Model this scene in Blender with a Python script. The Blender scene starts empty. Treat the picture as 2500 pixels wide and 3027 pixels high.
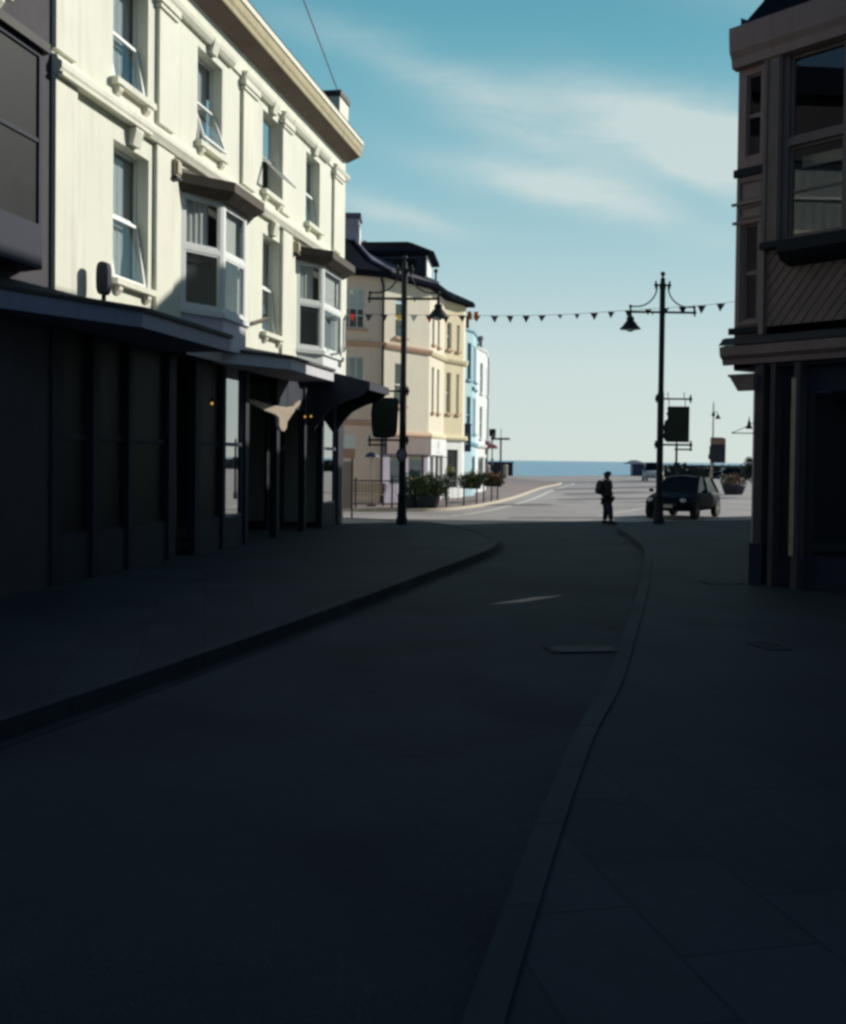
import bpy, bmesh, math, random
from mathutils import Vector, Matrix
random.seed(7)
R=math.radians
sc=bpy.context.scene; COL=sc.collection
# ------------------------------------------------------------------ materials
def mat(name,col,rough=.7,metal=0,var=.0,scale=2.0,bump=0,spec=.5,stain=0,emit=None,es=0,det=6):
    m=bpy.data.materials.new(name); m.use_nodes=True; nt=m.node_tree; b=nt.nodes['Principled BSDF']
    b.inputs['Base Color'].default_value=(*col,1); b.inputs['Roughness'].default_value=rough
    b.inputs['Metallic'].default_value=metal; b.inputs['Specular IOR Level'].default_value=spec
    if emit: b.inputs['Emission Color'].default_value=(*emit,1); b.inputs['Emission Strength'].default_value=es
    if var or bump or stain:
        tc=nt.nodes.new('ShaderNodeTexCoord'); n=nt.nodes.new('ShaderNodeTexNoise')
        n.inputs['Scale'].default_value=scale; n.inputs['Detail'].default_value=det; n.inputs['Roughness'].default_value=.6
        nt.links.new(tc.outputs['Object'],n.inputs['Vector'])
        if var or stain:
            r=nt.nodes.new('ShaderNodeMapRange'); r.inputs['From Min'].default_value=.3; r.inputs['From Max'].default_value=.7
            r.inputs['To Min'].default_value=1-var; r.inputs['To Max'].default_value=1+var*.6
            nt.links.new(n.outputs['Fac'],r.inputs['Value'])
            mx=nt.nodes.new('ShaderNodeMix'); mx.data_type='RGBA'; mx.blend_type='MULTIPLY'; mx.inputs['Factor'].default_value=1
            mx.inputs['A'].default_value=(*col,1); nt.links.new(r.outputs['Result'],mx.inputs['B'])
            out=mx.outputs['Result']
            if stain:   # vertical rain streaks of dirt
                mp=nt.nodes.new('ShaderNodeMapping'); mp.inputs['Scale'].default_value=(5,5,.35)
                nt.links.new(tc.outputs['Object'],mp.inputs['Vector'])
                n2=nt.nodes.new('ShaderNodeTexNoise'); n2.inputs['Scale'].default_value=1.3; n2.inputs['Detail'].default_value=5
                nt.links.new(mp.outputs['Vector'],n2.inputs['Vector'])
                r2=nt.nodes.new('ShaderNodeMapRange'); r2.inputs['From Min'].default_value=.5; r2.inputs['From Max'].default_value=.8
                r2.inputs['To Min'].default_value=1; r2.inputs['To Max'].default_value=1-stain
                nt.links.new(n2.outputs['Fac'],r2.inputs['Value'])
                m2=nt.nodes.new('ShaderNodeMix'); m2.data_type='RGBA'; m2.blend_type='MULTIPLY'; m2.inputs['Factor'].default_value=1
                nt.links.new(out,m2.inputs['A']); nt.links.new(r2.outputs['Result'],m2.inputs['B']); out=m2.outputs['Result']
            nt.links.new(out,b.inputs['Base Color'])
        if bump:
            bp=nt.nodes.new('ShaderNodeBump'); bp.inputs['Strength'].default_value=bump; bp.inputs['Distance'].default_value=.02
            n3=nt.nodes.new('ShaderNodeTexNoise'); n3.inputs['Scale'].default_value=scale*12; n3.inputs['Detail'].default_value=3
            nt.links.new(tc.outputs['Object'],n3.inputs['Vector'])
            nt.links.new(n3.outputs['Fac'],bp.inputs['Height']); nt.links.new(bp.outputs['Normal'],b.inputs['Normal'])
    return m
def glass(name,tint=(.92,.96,.97),refl=.06,mul=1.5):
    m=bpy.data.materials.new(name); m.use_nodes=True; nt=m.node_tree; nt.nodes.clear()
    o=nt.nodes.new('ShaderNodeOutputMaterial'); mx=nt.nodes.new('ShaderNodeMixShader')
    t=nt.nodes.new('ShaderNodeBsdfTransparent'); t.inputs['Color'].default_value=(*tint,1)
    g=nt.nodes.new('ShaderNodeBsdfGlossy'); g.inputs['Roughness'].default_value=.015
    lw=nt.nodes.new('ShaderNodeLayerWeight'); lw.inputs[0].default_value=.5   # facing term is the same from both sides of the sheet
    pw=nt.nodes.new('ShaderNodeMath'); pw.operation='POWER'; pw.inputs[1].default_value=5; nt.links.new(lw.outputs['Facing'],pw.inputs[0])
    f=nt.nodes.new('ShaderNodeMath'); f.operation='MULTIPLY_ADD'; f.inputs[1].default_value=.955; f.inputs[2].default_value=.045; nt.links.new(pw.outputs[0],f.inputs[0])
    ad=nt.nodes.new('ShaderNodeMath'); ad.operation='MULTIPLY_ADD'; ad.inputs[1].default_value=mul; ad.inputs[2].default_value=refl-.06
    ad.use_clamp=True
    nt.links.new(f.outputs[0],ad.inputs[0]); nt.links.new(ad.outputs[0],mx.inputs[0])
    nt.links.new(t.outputs[0],mx.inputs[1]); nt.links.new(g.outputs[0],mx.inputs[2]); nt.links.new(mx.outputs[0],o.inputs[0])
    return m
M=dict(
 cream=mat('cream_render',(.78,.785,.67),.85,var=.05,scale=.6,stain=.16,bump=.2),
 creamtrim=mat('cream_trim',(.77,.765,.65),.75,var=.05,scale=2,stain=.16),
 cornice=mat('ochre_cornice',(.46,.40,.24),.8,var=.12,scale=2,stain=.3),
 lead=mat('lead_roof',(.060,.055,.055),.75,var=.2,scale=3),
 hood=mat('weathered_timber',(.075,.058,.042),.8,var=.35,scale=3,stain=.4),
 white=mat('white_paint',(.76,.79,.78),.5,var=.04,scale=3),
 shade_white=mat('white_paint_shade_tone',(.60,.57,.68),.55,var=.08,scale=2,stain=.15),  # white paint turned mauve-grey, shade put into the colour
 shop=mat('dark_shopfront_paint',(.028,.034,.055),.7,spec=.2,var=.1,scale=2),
 shop2=mat('slate_blue_paint',(.10,.105,.165),.5,var=.1,scale=2),
 dark=mat('dark_interior',(.035,.04,.042),.9),
 curtain=mat('net_curtain',(.75,.80,.78),.9,var=.08,scale=6),
 darkcurtain=mat('mauve_curtain',(.10,.08,.11),.9,var=.1,scale=6),
 glass=glass('window_glass',refl=.12,mul=1.3), shopglass=glass('shop_glass',(.5,.56,.58),.50),
 iron=mat('black_iron',(.016,.022,.030),.6,var=.15,scale=4,spec=.2),
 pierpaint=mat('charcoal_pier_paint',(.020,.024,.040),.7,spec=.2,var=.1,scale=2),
 dimglass=mat('dark_glass_no_reflection',(.010,.013,.016),.5,var=.3,scale=3,spec=.08),  # opaque near-black colour stands in for dim, unreflecting panes
 canopy=mat('canopy_fascia_paint',(.30,.30,.42),.6,var=.1,scale=1.5,stain=.2), soffitshade=mat('soffit_shade_brown',(.17,.125,.11),.85,var=.2,scale=2),  # soffit: shade under the cornice put into a dark brown
 softglass=glass('blind_window_glass',(.97,.98,.98),.03,.4),
 fascia_white=mat('weathered_white_fascia',(.62,.60,.66),.7,var=.08,scale=2,stain=.15),
 darktaupe=mat('dark_taupe_pier',(.10,.08,.09),.7,var=.15,scale=2,spec=.2),
 slatemid=mat('slate_roof_half_lit_tone',(.06,.058,.085),.8,var=.2,scale=3),  # same slate lightened part-way, grazing sun put into the colour
 guttermat=mat('matt_black_gutter',(.012,.015,.022),1,spec=0),
 lens=mat('lamp_lens',(.55,.6,.6),.3),
 slate=mat('slate_roof',(.013,.015,.024),.95,var=.3,scale=2.5,bump=.2,spec=.02),
 slatelit=mat('slate_roof_lit_tone',(.13,.12,.18),.7,var=.2,scale=3),  # lighter copy of the slate, sunlight put into the colour
 yellow=mat('cream_yellow_render',(.76,.70,.56),.85,var=.05,scale=.8,stain=.10),
 yellow2=mat('warm_yellow_render',(.74,.65,.44),.85,var=.05,scale=.8,stain=.08),
 peach=mat('cream_render_shaded',(.86,.69,.57),.85,var=.06,scale=.8,stain=.10),  # cream wall with its pinkish shade put into the colour
 peachtrim=mat('salmon_trim',(.62,.40,.28),.8,var=.08,scale=2),
 chim=mat('rendered_chimney',(.42,.38,.48),.85,var=.12,scale=2,stain=.2),
 blue=mat('pale_blue_render',(.42,.62,.68),.8,var=.05,scale=1),
 bluetrim=mat('blue_trim',(.20,.40,.52),.6),
 whitew=mat('white_render',(.78,.80,.80),.85,var=.05,scale=1,stain=.12),
 brown=mat('brown_tiles',(.30,.18,.13),.8,var=.15,scale=4),
 orange=mat('terracotta',(.72,.26,.08),.8),
 navy=mat('navy_paint',(.02,.03,.10),.5), navysign=mat('navy_sign',(.025,.035,.10),.5),
 mauve=mat('mauve_painted_timber',(.33,.22,.21),.6,var=.12,scale=2,stain=.2),
 board=mat('brown_diagonal_boarding',(.24,.16,.145),.65,var=.2,scale=2),
 taupe=mat('taupe_timber',(.20,.145,.14),.6,var=.15,scale=2),
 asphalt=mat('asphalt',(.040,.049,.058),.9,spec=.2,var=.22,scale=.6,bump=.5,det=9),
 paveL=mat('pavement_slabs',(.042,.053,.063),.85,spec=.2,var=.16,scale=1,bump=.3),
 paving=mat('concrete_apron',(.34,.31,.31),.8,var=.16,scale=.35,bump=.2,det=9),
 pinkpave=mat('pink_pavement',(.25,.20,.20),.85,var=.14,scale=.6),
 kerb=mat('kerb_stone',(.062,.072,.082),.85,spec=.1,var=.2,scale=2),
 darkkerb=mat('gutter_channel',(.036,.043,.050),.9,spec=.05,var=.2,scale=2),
 line=mat('road_paint',(.62,.64,.58),.6,var=.2,scale=3),
 patch=mat('dark_band_tone',(.13,.10,.12),.8,var=.2,scale=1),
 leaf=mat('leaf_green',(.035,.07,.02),.6,var=.4,scale=8), leafy=mat('leaf_yellow_green',(.42,.42,.05),.6,var=.3,scale=8),
 redleaf=mat('rust_flowers',(.45,.12,.07),.7,var=.3,scale=8), pinkleaf=mat('pink_flowers',(.55,.25,.22),.7,var=.3,scale=8),
 wood=mat('pale_timber',(.45,.36,.26),.8,var=.15,scale=4), darkgreen=mat('dark_green_hedge',(.02,.035,.02),.7,var=.3,scale=3),
 seawall=mat('sea_wall_stone',(.035,.035,.05),.85,var=.2,scale=1),
 tyre=mat('tyre_rubber',(.015,.015,.015),.8), chrome=mat('chrome',(.5,.5,.52),.25,metal=1),
 carblue=mat('dark_blue_car_paint',(.007,.010,.020),.6,spec=.05), carwhite=mat('pale_car_paint',(.55,.52,.55),.35),
 carglass=mat('car_window',(.008,.010,.014),.25,spec=.15), headl=mat('headlamp_glass',(.6,.6,.6),.15),
 skin=mat('skin',(.32,.2,.15),.6), coat=mat('dark_jacket',(.02,.022,.03),.8,var=.2,scale=6), trous=mat('dark_trousers',(.02,.024,.04),.8),
 pack=mat('backpack_fabric',(.012,.018,.035),.7,var=.2,scale=8), shoe=mat('shoe_leather',(.01,.01,.01),.6), hat=mat('cap_cloth',(.02,.02,.02),.8),
 red=mat('red_cloth',(.62,.05,.035),.8), black=mat('black_cloth',(.015,.02,.035),.8), yel=mat('yellow_cloth',(.80,.50,.03),.8),
 wht=mat('white_cloth',(.75,.8,.7),.8), pur=mat('purple_cloth',(.16,.12,.24),.8), mar=mat('maroon_cloth',(.10,.03,.05),.8), ora=mat('orange_cloth',(.8,.3,.05),.8),
 bulb=mat('warm_bulb',(.9,.6,.2),.5,emit=(1,.55,.10),es=.7),
 cloth=mat('cream_canvas',(.80,.66,.52),.8,var=.1,scale=5), grey=mat('grey_plastic',(.30,.30,.33),.6), tan=mat('tan_plastic',(.45,.38,.28),.6),
 gold=mat('gold_lettering',(.5,.5,.45),.6), pinkshut=mat('maroon_shutter',(.28,.10,.12),.7), stone=mat('pale_stone',(.55,.48,.38),.85,var=.1,scale=3),
)
def sea_mat():
    m=bpy.data.materials.new('sea_water'); m.use_nodes=True; nt=m.node_tree; b=nt.nodes['Principled BSDF']
    b.inputs['Base Color'].default_value=(.04,.24,.42,1); b.inputs['Roughness'].default_value=.25
    tc=nt.nodes.new('ShaderNodeTexCoord'); n=nt.nodes.new('ShaderNodeTexNoise'); n.inputs['Scale'].default_value=.6; n.inputs['Detail'].default_value=8
    mp=nt.nodes.new('ShaderNodeMapping'); mp.inputs['Scale'].default_value=(.5,1.2,1)
    nt.links.new(tc.outputs['Object'],mp.inputs[0]); nt.links.new(mp.outputs[0],n.inputs[0])
    bp=nt.nodes.new('ShaderNodeBump'); bp.inputs['Strength'].default_value=.9; bp.inputs['Distance'].default_value=.5
    nt.links.new(n.outputs['Fac'],bp.inputs['Height']); nt.links.new(bp.outputs[0],b.inputs['Normal']); return m
M['sea']=sea_mat()
def slabs(m,w,h,mort,k,rot=0):
    nt=m.node_tree; b=nt.nodes['Principled BSDF']; lk=b.inputs['Base Color'].links
    tc=nt.nodes.new('ShaderNodeTexCoord'); mp=nt.nodes.new('ShaderNodeMapping'); mp.inputs['Rotation'].default_value=(0,0,R(rot)); nt.links.new(tc.outputs['Object'],mp.inputs[0])
    br=nt.nodes.new('ShaderNodeTexBrick'); br.inputs['Scale'].default_value=1; br.inputs['Brick Width'].default_value=w; br.inputs['Row Height'].default_value=h; br.inputs['Mortar Size'].default_value=mort; br.inputs['Bias'].default_value=0
    br.inputs['Color1'].default_value=(1.12,1.12,1.12,1); br.inputs['Color2'].default_value=(.86,.86,.86,1); br.inputs['Mortar'].default_value=(k,k,k,1); nt.links.new(mp.outputs[0],br.inputs[0])
    mx=nt.nodes.new('ShaderNodeMix'); mx.data_type='RGBA'; mx.blend_type='MULTIPLY'; mx.inputs['Factor'].default_value=1
    nt.links.new(lk[0].from_socket,mx.inputs['A']); nt.links.new(br.outputs[0],mx.inputs['B']); nt.links.new(mx.outputs['Result'],b.inputs['Base Color'])
def blotch(m,scale,lo,hi,d):
    nt=m.node_tree; b=nt.nodes['Principled BSDF']; lk=b.inputs['Base Color'].links
    tc=nt.nodes.new('ShaderNodeTexCoord'); n=nt.nodes.new('ShaderNodeTexNoise'); n.inputs['Scale'].default_value=scale; n.inputs['Detail'].default_value=2; nt.links.new(tc.outputs['Object'],n.inputs[0])
    r=nt.nodes.new('ShaderNodeMapRange'); r.inputs['From Min'].default_value=lo; r.inputs['From Max'].default_value=hi; r.inputs['To Min'].default_value=1; r.inputs['To Max'].default_value=d; nt.links.new(n.outputs[0],r.inputs['Value'])
    mx=nt.nodes.new('ShaderNodeMix'); mx.data_type='RGBA'; mx.blend_type='MULTIPLY'; mx.inputs['Factor'].default_value=1
    nt.links.new(lk[0].from_socket,mx.inputs['A']); nt.links.new(r.outputs[0],mx.inputs['B']); nt.links.new(mx.outputs['Result'],b.inputs['Base Color'])
slabs(M['paveL'],.9,.6,.010,.75,78); slabs(M['pinkpave'],.9,.6,.02,.7,80); slabs(M['kerb'],.915,4,.012,.7,78)
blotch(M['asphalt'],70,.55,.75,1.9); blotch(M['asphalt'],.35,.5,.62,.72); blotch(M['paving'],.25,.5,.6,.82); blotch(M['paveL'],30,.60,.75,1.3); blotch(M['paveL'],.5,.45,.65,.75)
def sheer(m,f=.45):
    nt=m.node_tree; o=[n for n in nt.nodes if n.type=='OUTPUT_MATERIAL'][0]; b=nt.nodes['Principled BSDF']
    t=nt.nodes.new('ShaderNodeBsdfTranslucent'); t.inputs[0].default_value=(.8,.85,.83,1); x=nt.nodes.new('ShaderNodeMixShader'); x.inputs[0].default_value=f
    nt.links.new(b.outputs[0],x.inputs[1]); nt.links.new(t.outputs[0],x.inputs[2]); nt.links.new(x.outputs[0],o.inputs[0])
sheer(M['curtain'])
# ------------------------------------------------------------------ mesh helpers
def frame(A,B,side=1):
    """local (s along A->B, o outward, z) -> world"""
    dx,dy=B[0]-A[0],B[1]-A[1]; l=math.hypot(dx,dy); dx/=l; dy/=l
    nx,ny=(dy,-dx) if side>0 else (-dy,dx)
    f=lambda s,o,z:(A[0]+dx*s+nx*o,A[1]+dy*s+ny*o,z); f.L=l; return f
class MB:
    def __init__(s,tf=None): s.v=[];s.f=[];s.tf=tf or (lambda a,b,c:(a,b,c)); s.smooth=False
    def P(s,p): s.v.append(s.tf(*p)); return len(s.v)-1
    def poly(s,pts): s.f.append([s.P(p) for p in pts]); return s
    def box(s,a0,a1,b0,b1,c0,c1):
        i=[s.P(p) for p in((a0,b0,c0),(a1,b0,c0),(a1,b1,c0),(a0,b1,c0),(a0,b0,c1),(a1,b0,c1),(a1,b1,c1),(a0,b1,c1))]
        for q in((0,3,2,1),(4,5,6,7),(0,1,5,4),(1,2,6,5),(2,3,7,6),(3,0,4,7)): s.f.append([i[k] for k in q])
        return s
    def prism(s,pts,z0,z1,pts2=None):
        pts2=pts2 or pts; n=len(pts)
        a=[s.P((p[0],p[1],z0)) for p in pts]; b=[s.P((p[0],p[1],z1)) for p in pts2]
        s.f.append(a[::-1]); s.f.append(b)
        for k in range(n): s.f.append([a[k],a[(k+1)%n],b[(k+1)%n],b[k]])
        return s
    def extr(s,prof,a0,a1,axis=0):
        """profile of (o,z) extruded along first axis; or axis=1: profile (s,z) along o"""
        n=len(prof)
        g=(lambda a,p:(a,p[0],p[1])) if axis==0 else (lambda a,p:(p[0],a,p[1]))
        A=[s.P(g(a0,p)) for p in prof]; B=[s.P(g(a1,p)) for p in prof]
        s.f.append(A[::-1]); s.f.append(B)
        for k in range(n): s.f.append([A[k],A[(k+1)%n],B[(k+1)%n],B[k]])
        return s
    def tube(s,path,r,n=8):
        """local path, radius or list"""
        rs=r if isinstance(r,(list,tuple)) else [r]*len(path)
        pv=[Vector(p) for p in path]; rings=[]
        up=Vector((0,0,1)); d0=(pv[1]-pv[0]).normalized()
        x=d0.orthogonal().normalized()
        for i,p in enumerate(pv):
            d=(pv[min(i+1,len(pv)-1)]-pv[max(i-1,0)]).normalized()
            x=(x-d*x.dot(d)).normalized(); y=d.cross(x)
            rings.append([s.P(tuple(p+(x*math.cos(6.28318*k/n)+y*math.sin(6.28318*k/n))*rs[i])) for k in range(n)])
        for a,b in zip(rings,rings[1:]):
            for k in range(n): s.f.append([a[k],a[(k+1)%n],b[(k+1)%n],b[k]])
        s.f.append(rings[0][::-1]); s.f.append(rings[-1]); return s
    def lathe(s,cx,cy,prof,n=16):
        rings=[[s.P((cx+r*math.cos(6.28318*k/n),cy+r*math.sin(6.28318*k/n),z)) for k in range(n)] for r,z in prof]
        for a,b in zip(rings,rings[1:]):
            for k in range(n): s.f.append([a[k],a[(k+1)%n],b[(k+1)%n],b[k]])
        s.f.append(rings[0][::-1]); s.f.append(rings[-1]); return s
    def ball(s,c,r,n=10,sq=(1,1,1)):
        m=max(4,n//2)
        top=[]
        for j in range(m+1):
            t=math.pi*j/m; top.append((max(.001,math.sin(t))*r,c[2]-math.cos(t)*r*sq[2]))
        rings=[[s.P((c[0]+rr*sq[0]*math.cos(6.28318*k/n),c[1]+rr*sq[1]*math.sin(6.28318*k/n),z)) for k in range(n)] for rr,z in top]
        for a,b in zip(rings,rings[1:]):
            for k in range(n): s.f.append([a[k],a[(k+1)%n],b[(k+1)%n],b[k]])
        s.f.append(rings[0][::-1]); s.f.append(rings[-1]); return s
    def wall(s,s0,s1,z0,z1,holes=(),depth=.2,o=0):
        """facade skin with openings and their reveals"""
        xs=sorted({s0,s1,*[h[0] for h in holes],*[h[1] for h in holes]}); zs=sorted({z0,z1,*[h[2] for h in holes],*[h[3] for h in holes]})
        xs=[x for x in xs if s0<=x<=s1]; zs=[z for z in zs if z0<=z<=z1]
        for a,b in zip(xs,xs[1:]):
            for c,d in zip(zs,zs[1:]):
                m=((a+b)/2,(c+d)/2)
                if any(h[0]<m[0]<h[1] and h[2]<m[1]<h[3] for h in holes): continue
                s.poly(((a,o,c),(b,o,c),(b,o,d),(a,o,d)))
        for a,b,c,d in holes:
            for p,q in(((a,c),(b,c)),((b,c),(b,d)),((b,d),(a,d)),((a,d),(a,c))):
                s.poly(((p[0],o,p[1]),(q[0],o,q[1]),(q[0],o-depth,q[1]),(p[0],o-depth,p[1])))
        return s
    def rect_frame(s,a,b,c,d,w,o0,o1,mull=0,trans=0):
        s.box(a,a+w,o0,o1,c,d);s.box(b-w,b,o0,o1,c,d);s.box(a+w,b-w,o0,o1,c,c+w);s.box(a+w,b-w,o0,o1,d-w,d)
        for i in range(mull):
            x=a+(b-a)*(i+1)/(mull+1); s.box(x-w/3,x+w/3,o0+.004,o1-.004,c+w,d-w)
        for i in range(trans):
            z=c+(d-c)*(i+1)/(trans+1); s.box(a+w,b-w,o0+.007,o1-.007,z-w/3,z+w/3)
        return s
    def build(s,name,m,parent=None,smooth=False,bevel=0):
        me=bpy.data.meshes.new(name)
        inv=None
        if parent is not None:
            rt=parent
            while rt.parent: rt=rt.parent
            if rt.type=='EMPTY': inv=(Matrix.Translation(rt.location)@Matrix.Rotation(rt.rotation_euler.z,4,'Z')).inverted()
        vs=[tuple(inv@Vector(v)) for v in s.v] if inv and not getattr(s,'local',False) else s.v
        me.from_pydata(vs,[],s.f); me.update()
        bm=bmesh.new(); bm.from_mesh(me); bmesh.ops.remove_doubles(bm,verts=bm.verts,dist=.0004)
        bmesh.ops.recalc_face_normals(bm,faces=bm.faces); bm.to_mesh(me); bm.free()
        me.materials.append(M[m] if isinstance(m,str) else m)
        if smooth: me.polygons.foreach_set('use_smooth',[True]*len(me.polygons))
        ob=bpy.data.objects.new(name,me); COL.objects.link(ob)
        if parent is not None: ob.parent=parent
        if bevel:
            md=ob.modifiers.new('bevel','BEVEL'); md.width=bevel; md.segments=2; md.limit_method='ANGLE'
        return ob
def tag(o,label,cat,group=None,kind=None):
    o['label']=label
    if cat:o['category']=cat
    if group:o['group']=group
    if kind:o['kind']=kind
    return o
def thing(name,label,cat,loc=(0,0,0),rz=0,group=None):
    o=bpy.data.objects.new(name,None); o.empty_display_size=.3; COL.objects.link(o); o.location=loc; o.rotation_euler=(0,0,rz)
    return tag(o,label,cat,group)
def struct(mb,name,m,label=None):
    o=mb.build(name,m); o['kind']='structure'
    if label:o['label']=label
    return o
# ------------------------------------------------------------------ generic sash window as part (frame) > pane, curtain, sill
def window(root,tf,a,b,c,d,dep=.2,fr='white',curt='curtain',open_=0,sill='creamtrim',brk=True,split=True,mull=0,w=.06,cz=0,gl='glass',trans=0):
    o1=-dep+.05;o0=-dep
    mb=MB(tf); mb.rect_frame(a,b,c,d,w,o0,o1,mull,trans)
    zm=(c+d)/2
    if split: mb.box(a+w,b-w,o0+.01,o1-.01,zm-.03,zm+.03)
    f=mb.build('window',fr,root)
    if split:
        MB(tf).poly(((a+w,o0+.02,zm+.03),(b-w,o0+.02,zm+.03),(b-w,o0+.02,d-w),(a+w,o0+.02,d-w))).build('pane',gl,f)
        if open_:
            L=zm-c-.04;ang=R(open_);cs,sn=math.cos(ang),math.sin(ang)
            g=lambda s,u,v:tf(s,o1+.012+u*sn+v*cs,zm-.03-u*cs+v*sn)   # u down the sash, v thickness outward
            sb=MB(g); ww=.055
            sb.box(a+w,a+w+ww,0,L,0,.04);sb.box(b-w-ww,b-w,0,L,0,.04);sb.box(a+w+ww,b-w-ww,0,ww,0,.04);sb.box(a+w+ww,b-w-ww,L-ww,L,0,.04)
            g2=sb.build('sash',fr,f); MB(g).poly(((a+w+ww,ww,.02),(b-w-ww,ww,.02),(b-w-ww,L-ww,.02),(a+w+ww,L-ww,.02))).build('pane',gl,f)
        else:
            MB(tf).poly(((a+w,o0+.02,c+w),(b-w,o0+.02,c+w),(b-w,o0+.02,zm-.03),(a+w,o0+.02,zm-.03))).build('pane',gl,f)
    else:
        MB(tf).poly(((a+w,o0+.02,c+w),(b-w,o0+.02,c+w),(b-w,o0+.02,d-w),(a+w,o0+.02,d-w))).build('pane',gl,f)
    if curt:
        cb=MB(tf); n=14; oo=o0-.07
        for i in range(n):
            x0=a+.02+(b-a-.04)*i/n;x1=a+.02+(b-a-.04)*(i+1)/n
            e0=oo+.018*(i%2);e1=oo+.018*((i+1)%2)
            cb.poly(((x0,e0,c+cz),(x1,e1,c+cz),(x1,e1,d),(x0,e0,d)))
        cb.build('curtain',curt,f)
    if sill:
        sb=MB(tf).box(a-.08,b+.08,-.04,.13,c-.10,c)
        if brk:
            for x in(a+.05,b-.17): sb.extr([(0,c-.10),(.10,c-.10),(.09,c-.17),(.03,c-.25),(0,c-.25)],x,x+.12)
        sb.build('sill',sill,f)
    return f

# ================================================================== GROUND, SEA
CA=(-2.334,29.58); U=(-.1950,-.9808)
FA=frame(CA,(CA[0]+U[0]*10,CA[1]+U[1]*10),-1)   # s from far corner toward the camera, o outward over pavement
assert FA(0,1,0)[0]>CA[0]
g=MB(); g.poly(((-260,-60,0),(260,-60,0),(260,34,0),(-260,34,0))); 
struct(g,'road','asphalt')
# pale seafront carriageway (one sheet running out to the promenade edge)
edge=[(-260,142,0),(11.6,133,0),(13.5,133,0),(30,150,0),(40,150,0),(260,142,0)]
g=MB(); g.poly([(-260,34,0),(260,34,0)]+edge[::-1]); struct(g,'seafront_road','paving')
g=MB()
for a,b in zip(edge,edge[1:]): g.poly((a,b,(b[0],b[1],-6),(a[0],a[1],-6)))
struct(g,'promenade_edge','stone')
g=MB(); g.poly(((-9000,60,-3.2),(9000,60,-3.2),(40000,60000,-3.2),(-40000,60000,-3.2))); struct(g,'sea','sea')
g=MB(); g.poly(((-400,-60,-.5),(400,-60,-.5),(400,130,-.5),(-400,130,-.5))); struct(g,'ground','asphalt')
def smooth_path(p,n=6):
    out=[]
    for i in range(len(p)-1):
        p0=p[max(i-1,0)];p1=p[i];p2=p[i+1];p3=p[min(i+2,len(p)-1)]
        for k in range(n):
            t=k/n
            out.append(tuple(.5*((2*p1[j])+(-p0[j]+p2[j])*t+(2*p0[j]-5*p1[j]+4*p2[j]-p3[j])*t*t+(-p0[j]+3*p1[j]-3*p2[j]+p3[j])*t**3) for j in range(2)))
    out.append(p[-1]); return out
def offs(p,d):
    o=[]
    for i in range(len(p)):
        a=p[max(i-1,0)];b=p[min(i+1,len(p)-1)];dx,dy=b[0]-a[0],b[1]-a[1];l=math.hypot(dx,dy)
        o.append((p[i][0]+dy/l*d,p[i][1]-dx/l*d))
    return o
def strip(p,w,z0,z1):
    q=offs(p,w); mb=MB()
    for i in range(len(p)-1): mb.prism((p[i],p[i+1],q[i+1],q[i]),z0,z1)
    return mb
def sheet(p,w,z,gap=None):
    q=offs(p,w); mb=MB()
    for i in range(len(p)-1):
        if gap and gap(i): continue
        mb.poly(((*p[i],z),(*p[i+1],z),(*q[i+1],z),(*q[i],z)))
    return mb
kL=smooth_path([(-6.2,-2),(-5.2,1),(-4.2,3.5),(-3.4,5.8),(-2.6,8.1),(-1.9,10.2),(-1.0,13.1),(.2,17.2),(1.4,21.4),(1.75,24.2),(1.45,27),(.6,29.8),(-1.2,31.6),(-4,32.6),(-14,34)])
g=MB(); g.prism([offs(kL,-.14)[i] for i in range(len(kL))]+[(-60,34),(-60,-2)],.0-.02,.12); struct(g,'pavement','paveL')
struct(strip(kL,-.14,-.02,.135),'kerb','kerb')
struct(sheet(offs(kL,.02),.16,.004),'gutter','darkkerb')
kR=smooth_path([(-1.2,-4),(-.6,0),(.2,3.6),(1.0,6.8),(1.6,8.8),(2.4,11.9),(3.3,15.5),(4.1,18.9),(4.9,22.6),(5.35,26.2),(5.6,29.2),(6.4,31.6),(8.4,32.9),(14,35),(30,41)])
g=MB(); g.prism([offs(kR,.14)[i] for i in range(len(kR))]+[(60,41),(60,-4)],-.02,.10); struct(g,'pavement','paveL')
struct(strip(kR,.14,-.02,.115),'kerb','kerb')
kF=smooth_path([(-16,37.2),(-6,38.2),(-1,38.9),(.5,39.5),(1.6,41.4),(2.9,45.4),(4.9,54),(8.5,73),(12.2,90),(11.6,98),(8,118),(7,133)])
g=MB(); g.prism([offs(kF,-.15)[i] for i in range(len(kF))]+[(-60,133),(-60,37)],-.02,.09); struct(g,'pavement','pinkpave')
struct(strip(kF,-.15,-.02,.105),'kerb','stone')
wl=smooth_path([(.3,35.9),(.9,36.3),(1.9,38.6),(3.2,43),(5.6,53.1),(9.4,73),(13.2,90.1),(12.8,97)])
struct(sheet(wl,.22,.005,gap=lambda i:i<9 and i%3==2),'road_marking','line')
struct(sheet(smooth_path([(6.4,37.5),(8,41),(11,47),(16,55)]),.18,.005),'road_marking','line')
for pts in([(1.5,44),(6,46.2),(5.7,47.4),(1.6,45.4)],[(7,52),(14,56),(13.6,58),(7,53.6)],[(8.5,60),(15,66),(14,69),(8.4,62)],[(9,70),(21,82),(20,86),(9.2,73)],[(3,35.2),(9,36.9),(8.9,37.3),(3,35.7)],[(12,92),(24,101),(23,106),(12.5,96)]):
    g=MB(); g.poly([(x,y,.006) for x,y in pts]); struct(g,'dark_road_band','patch')  # darker bands across the pale road
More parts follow.
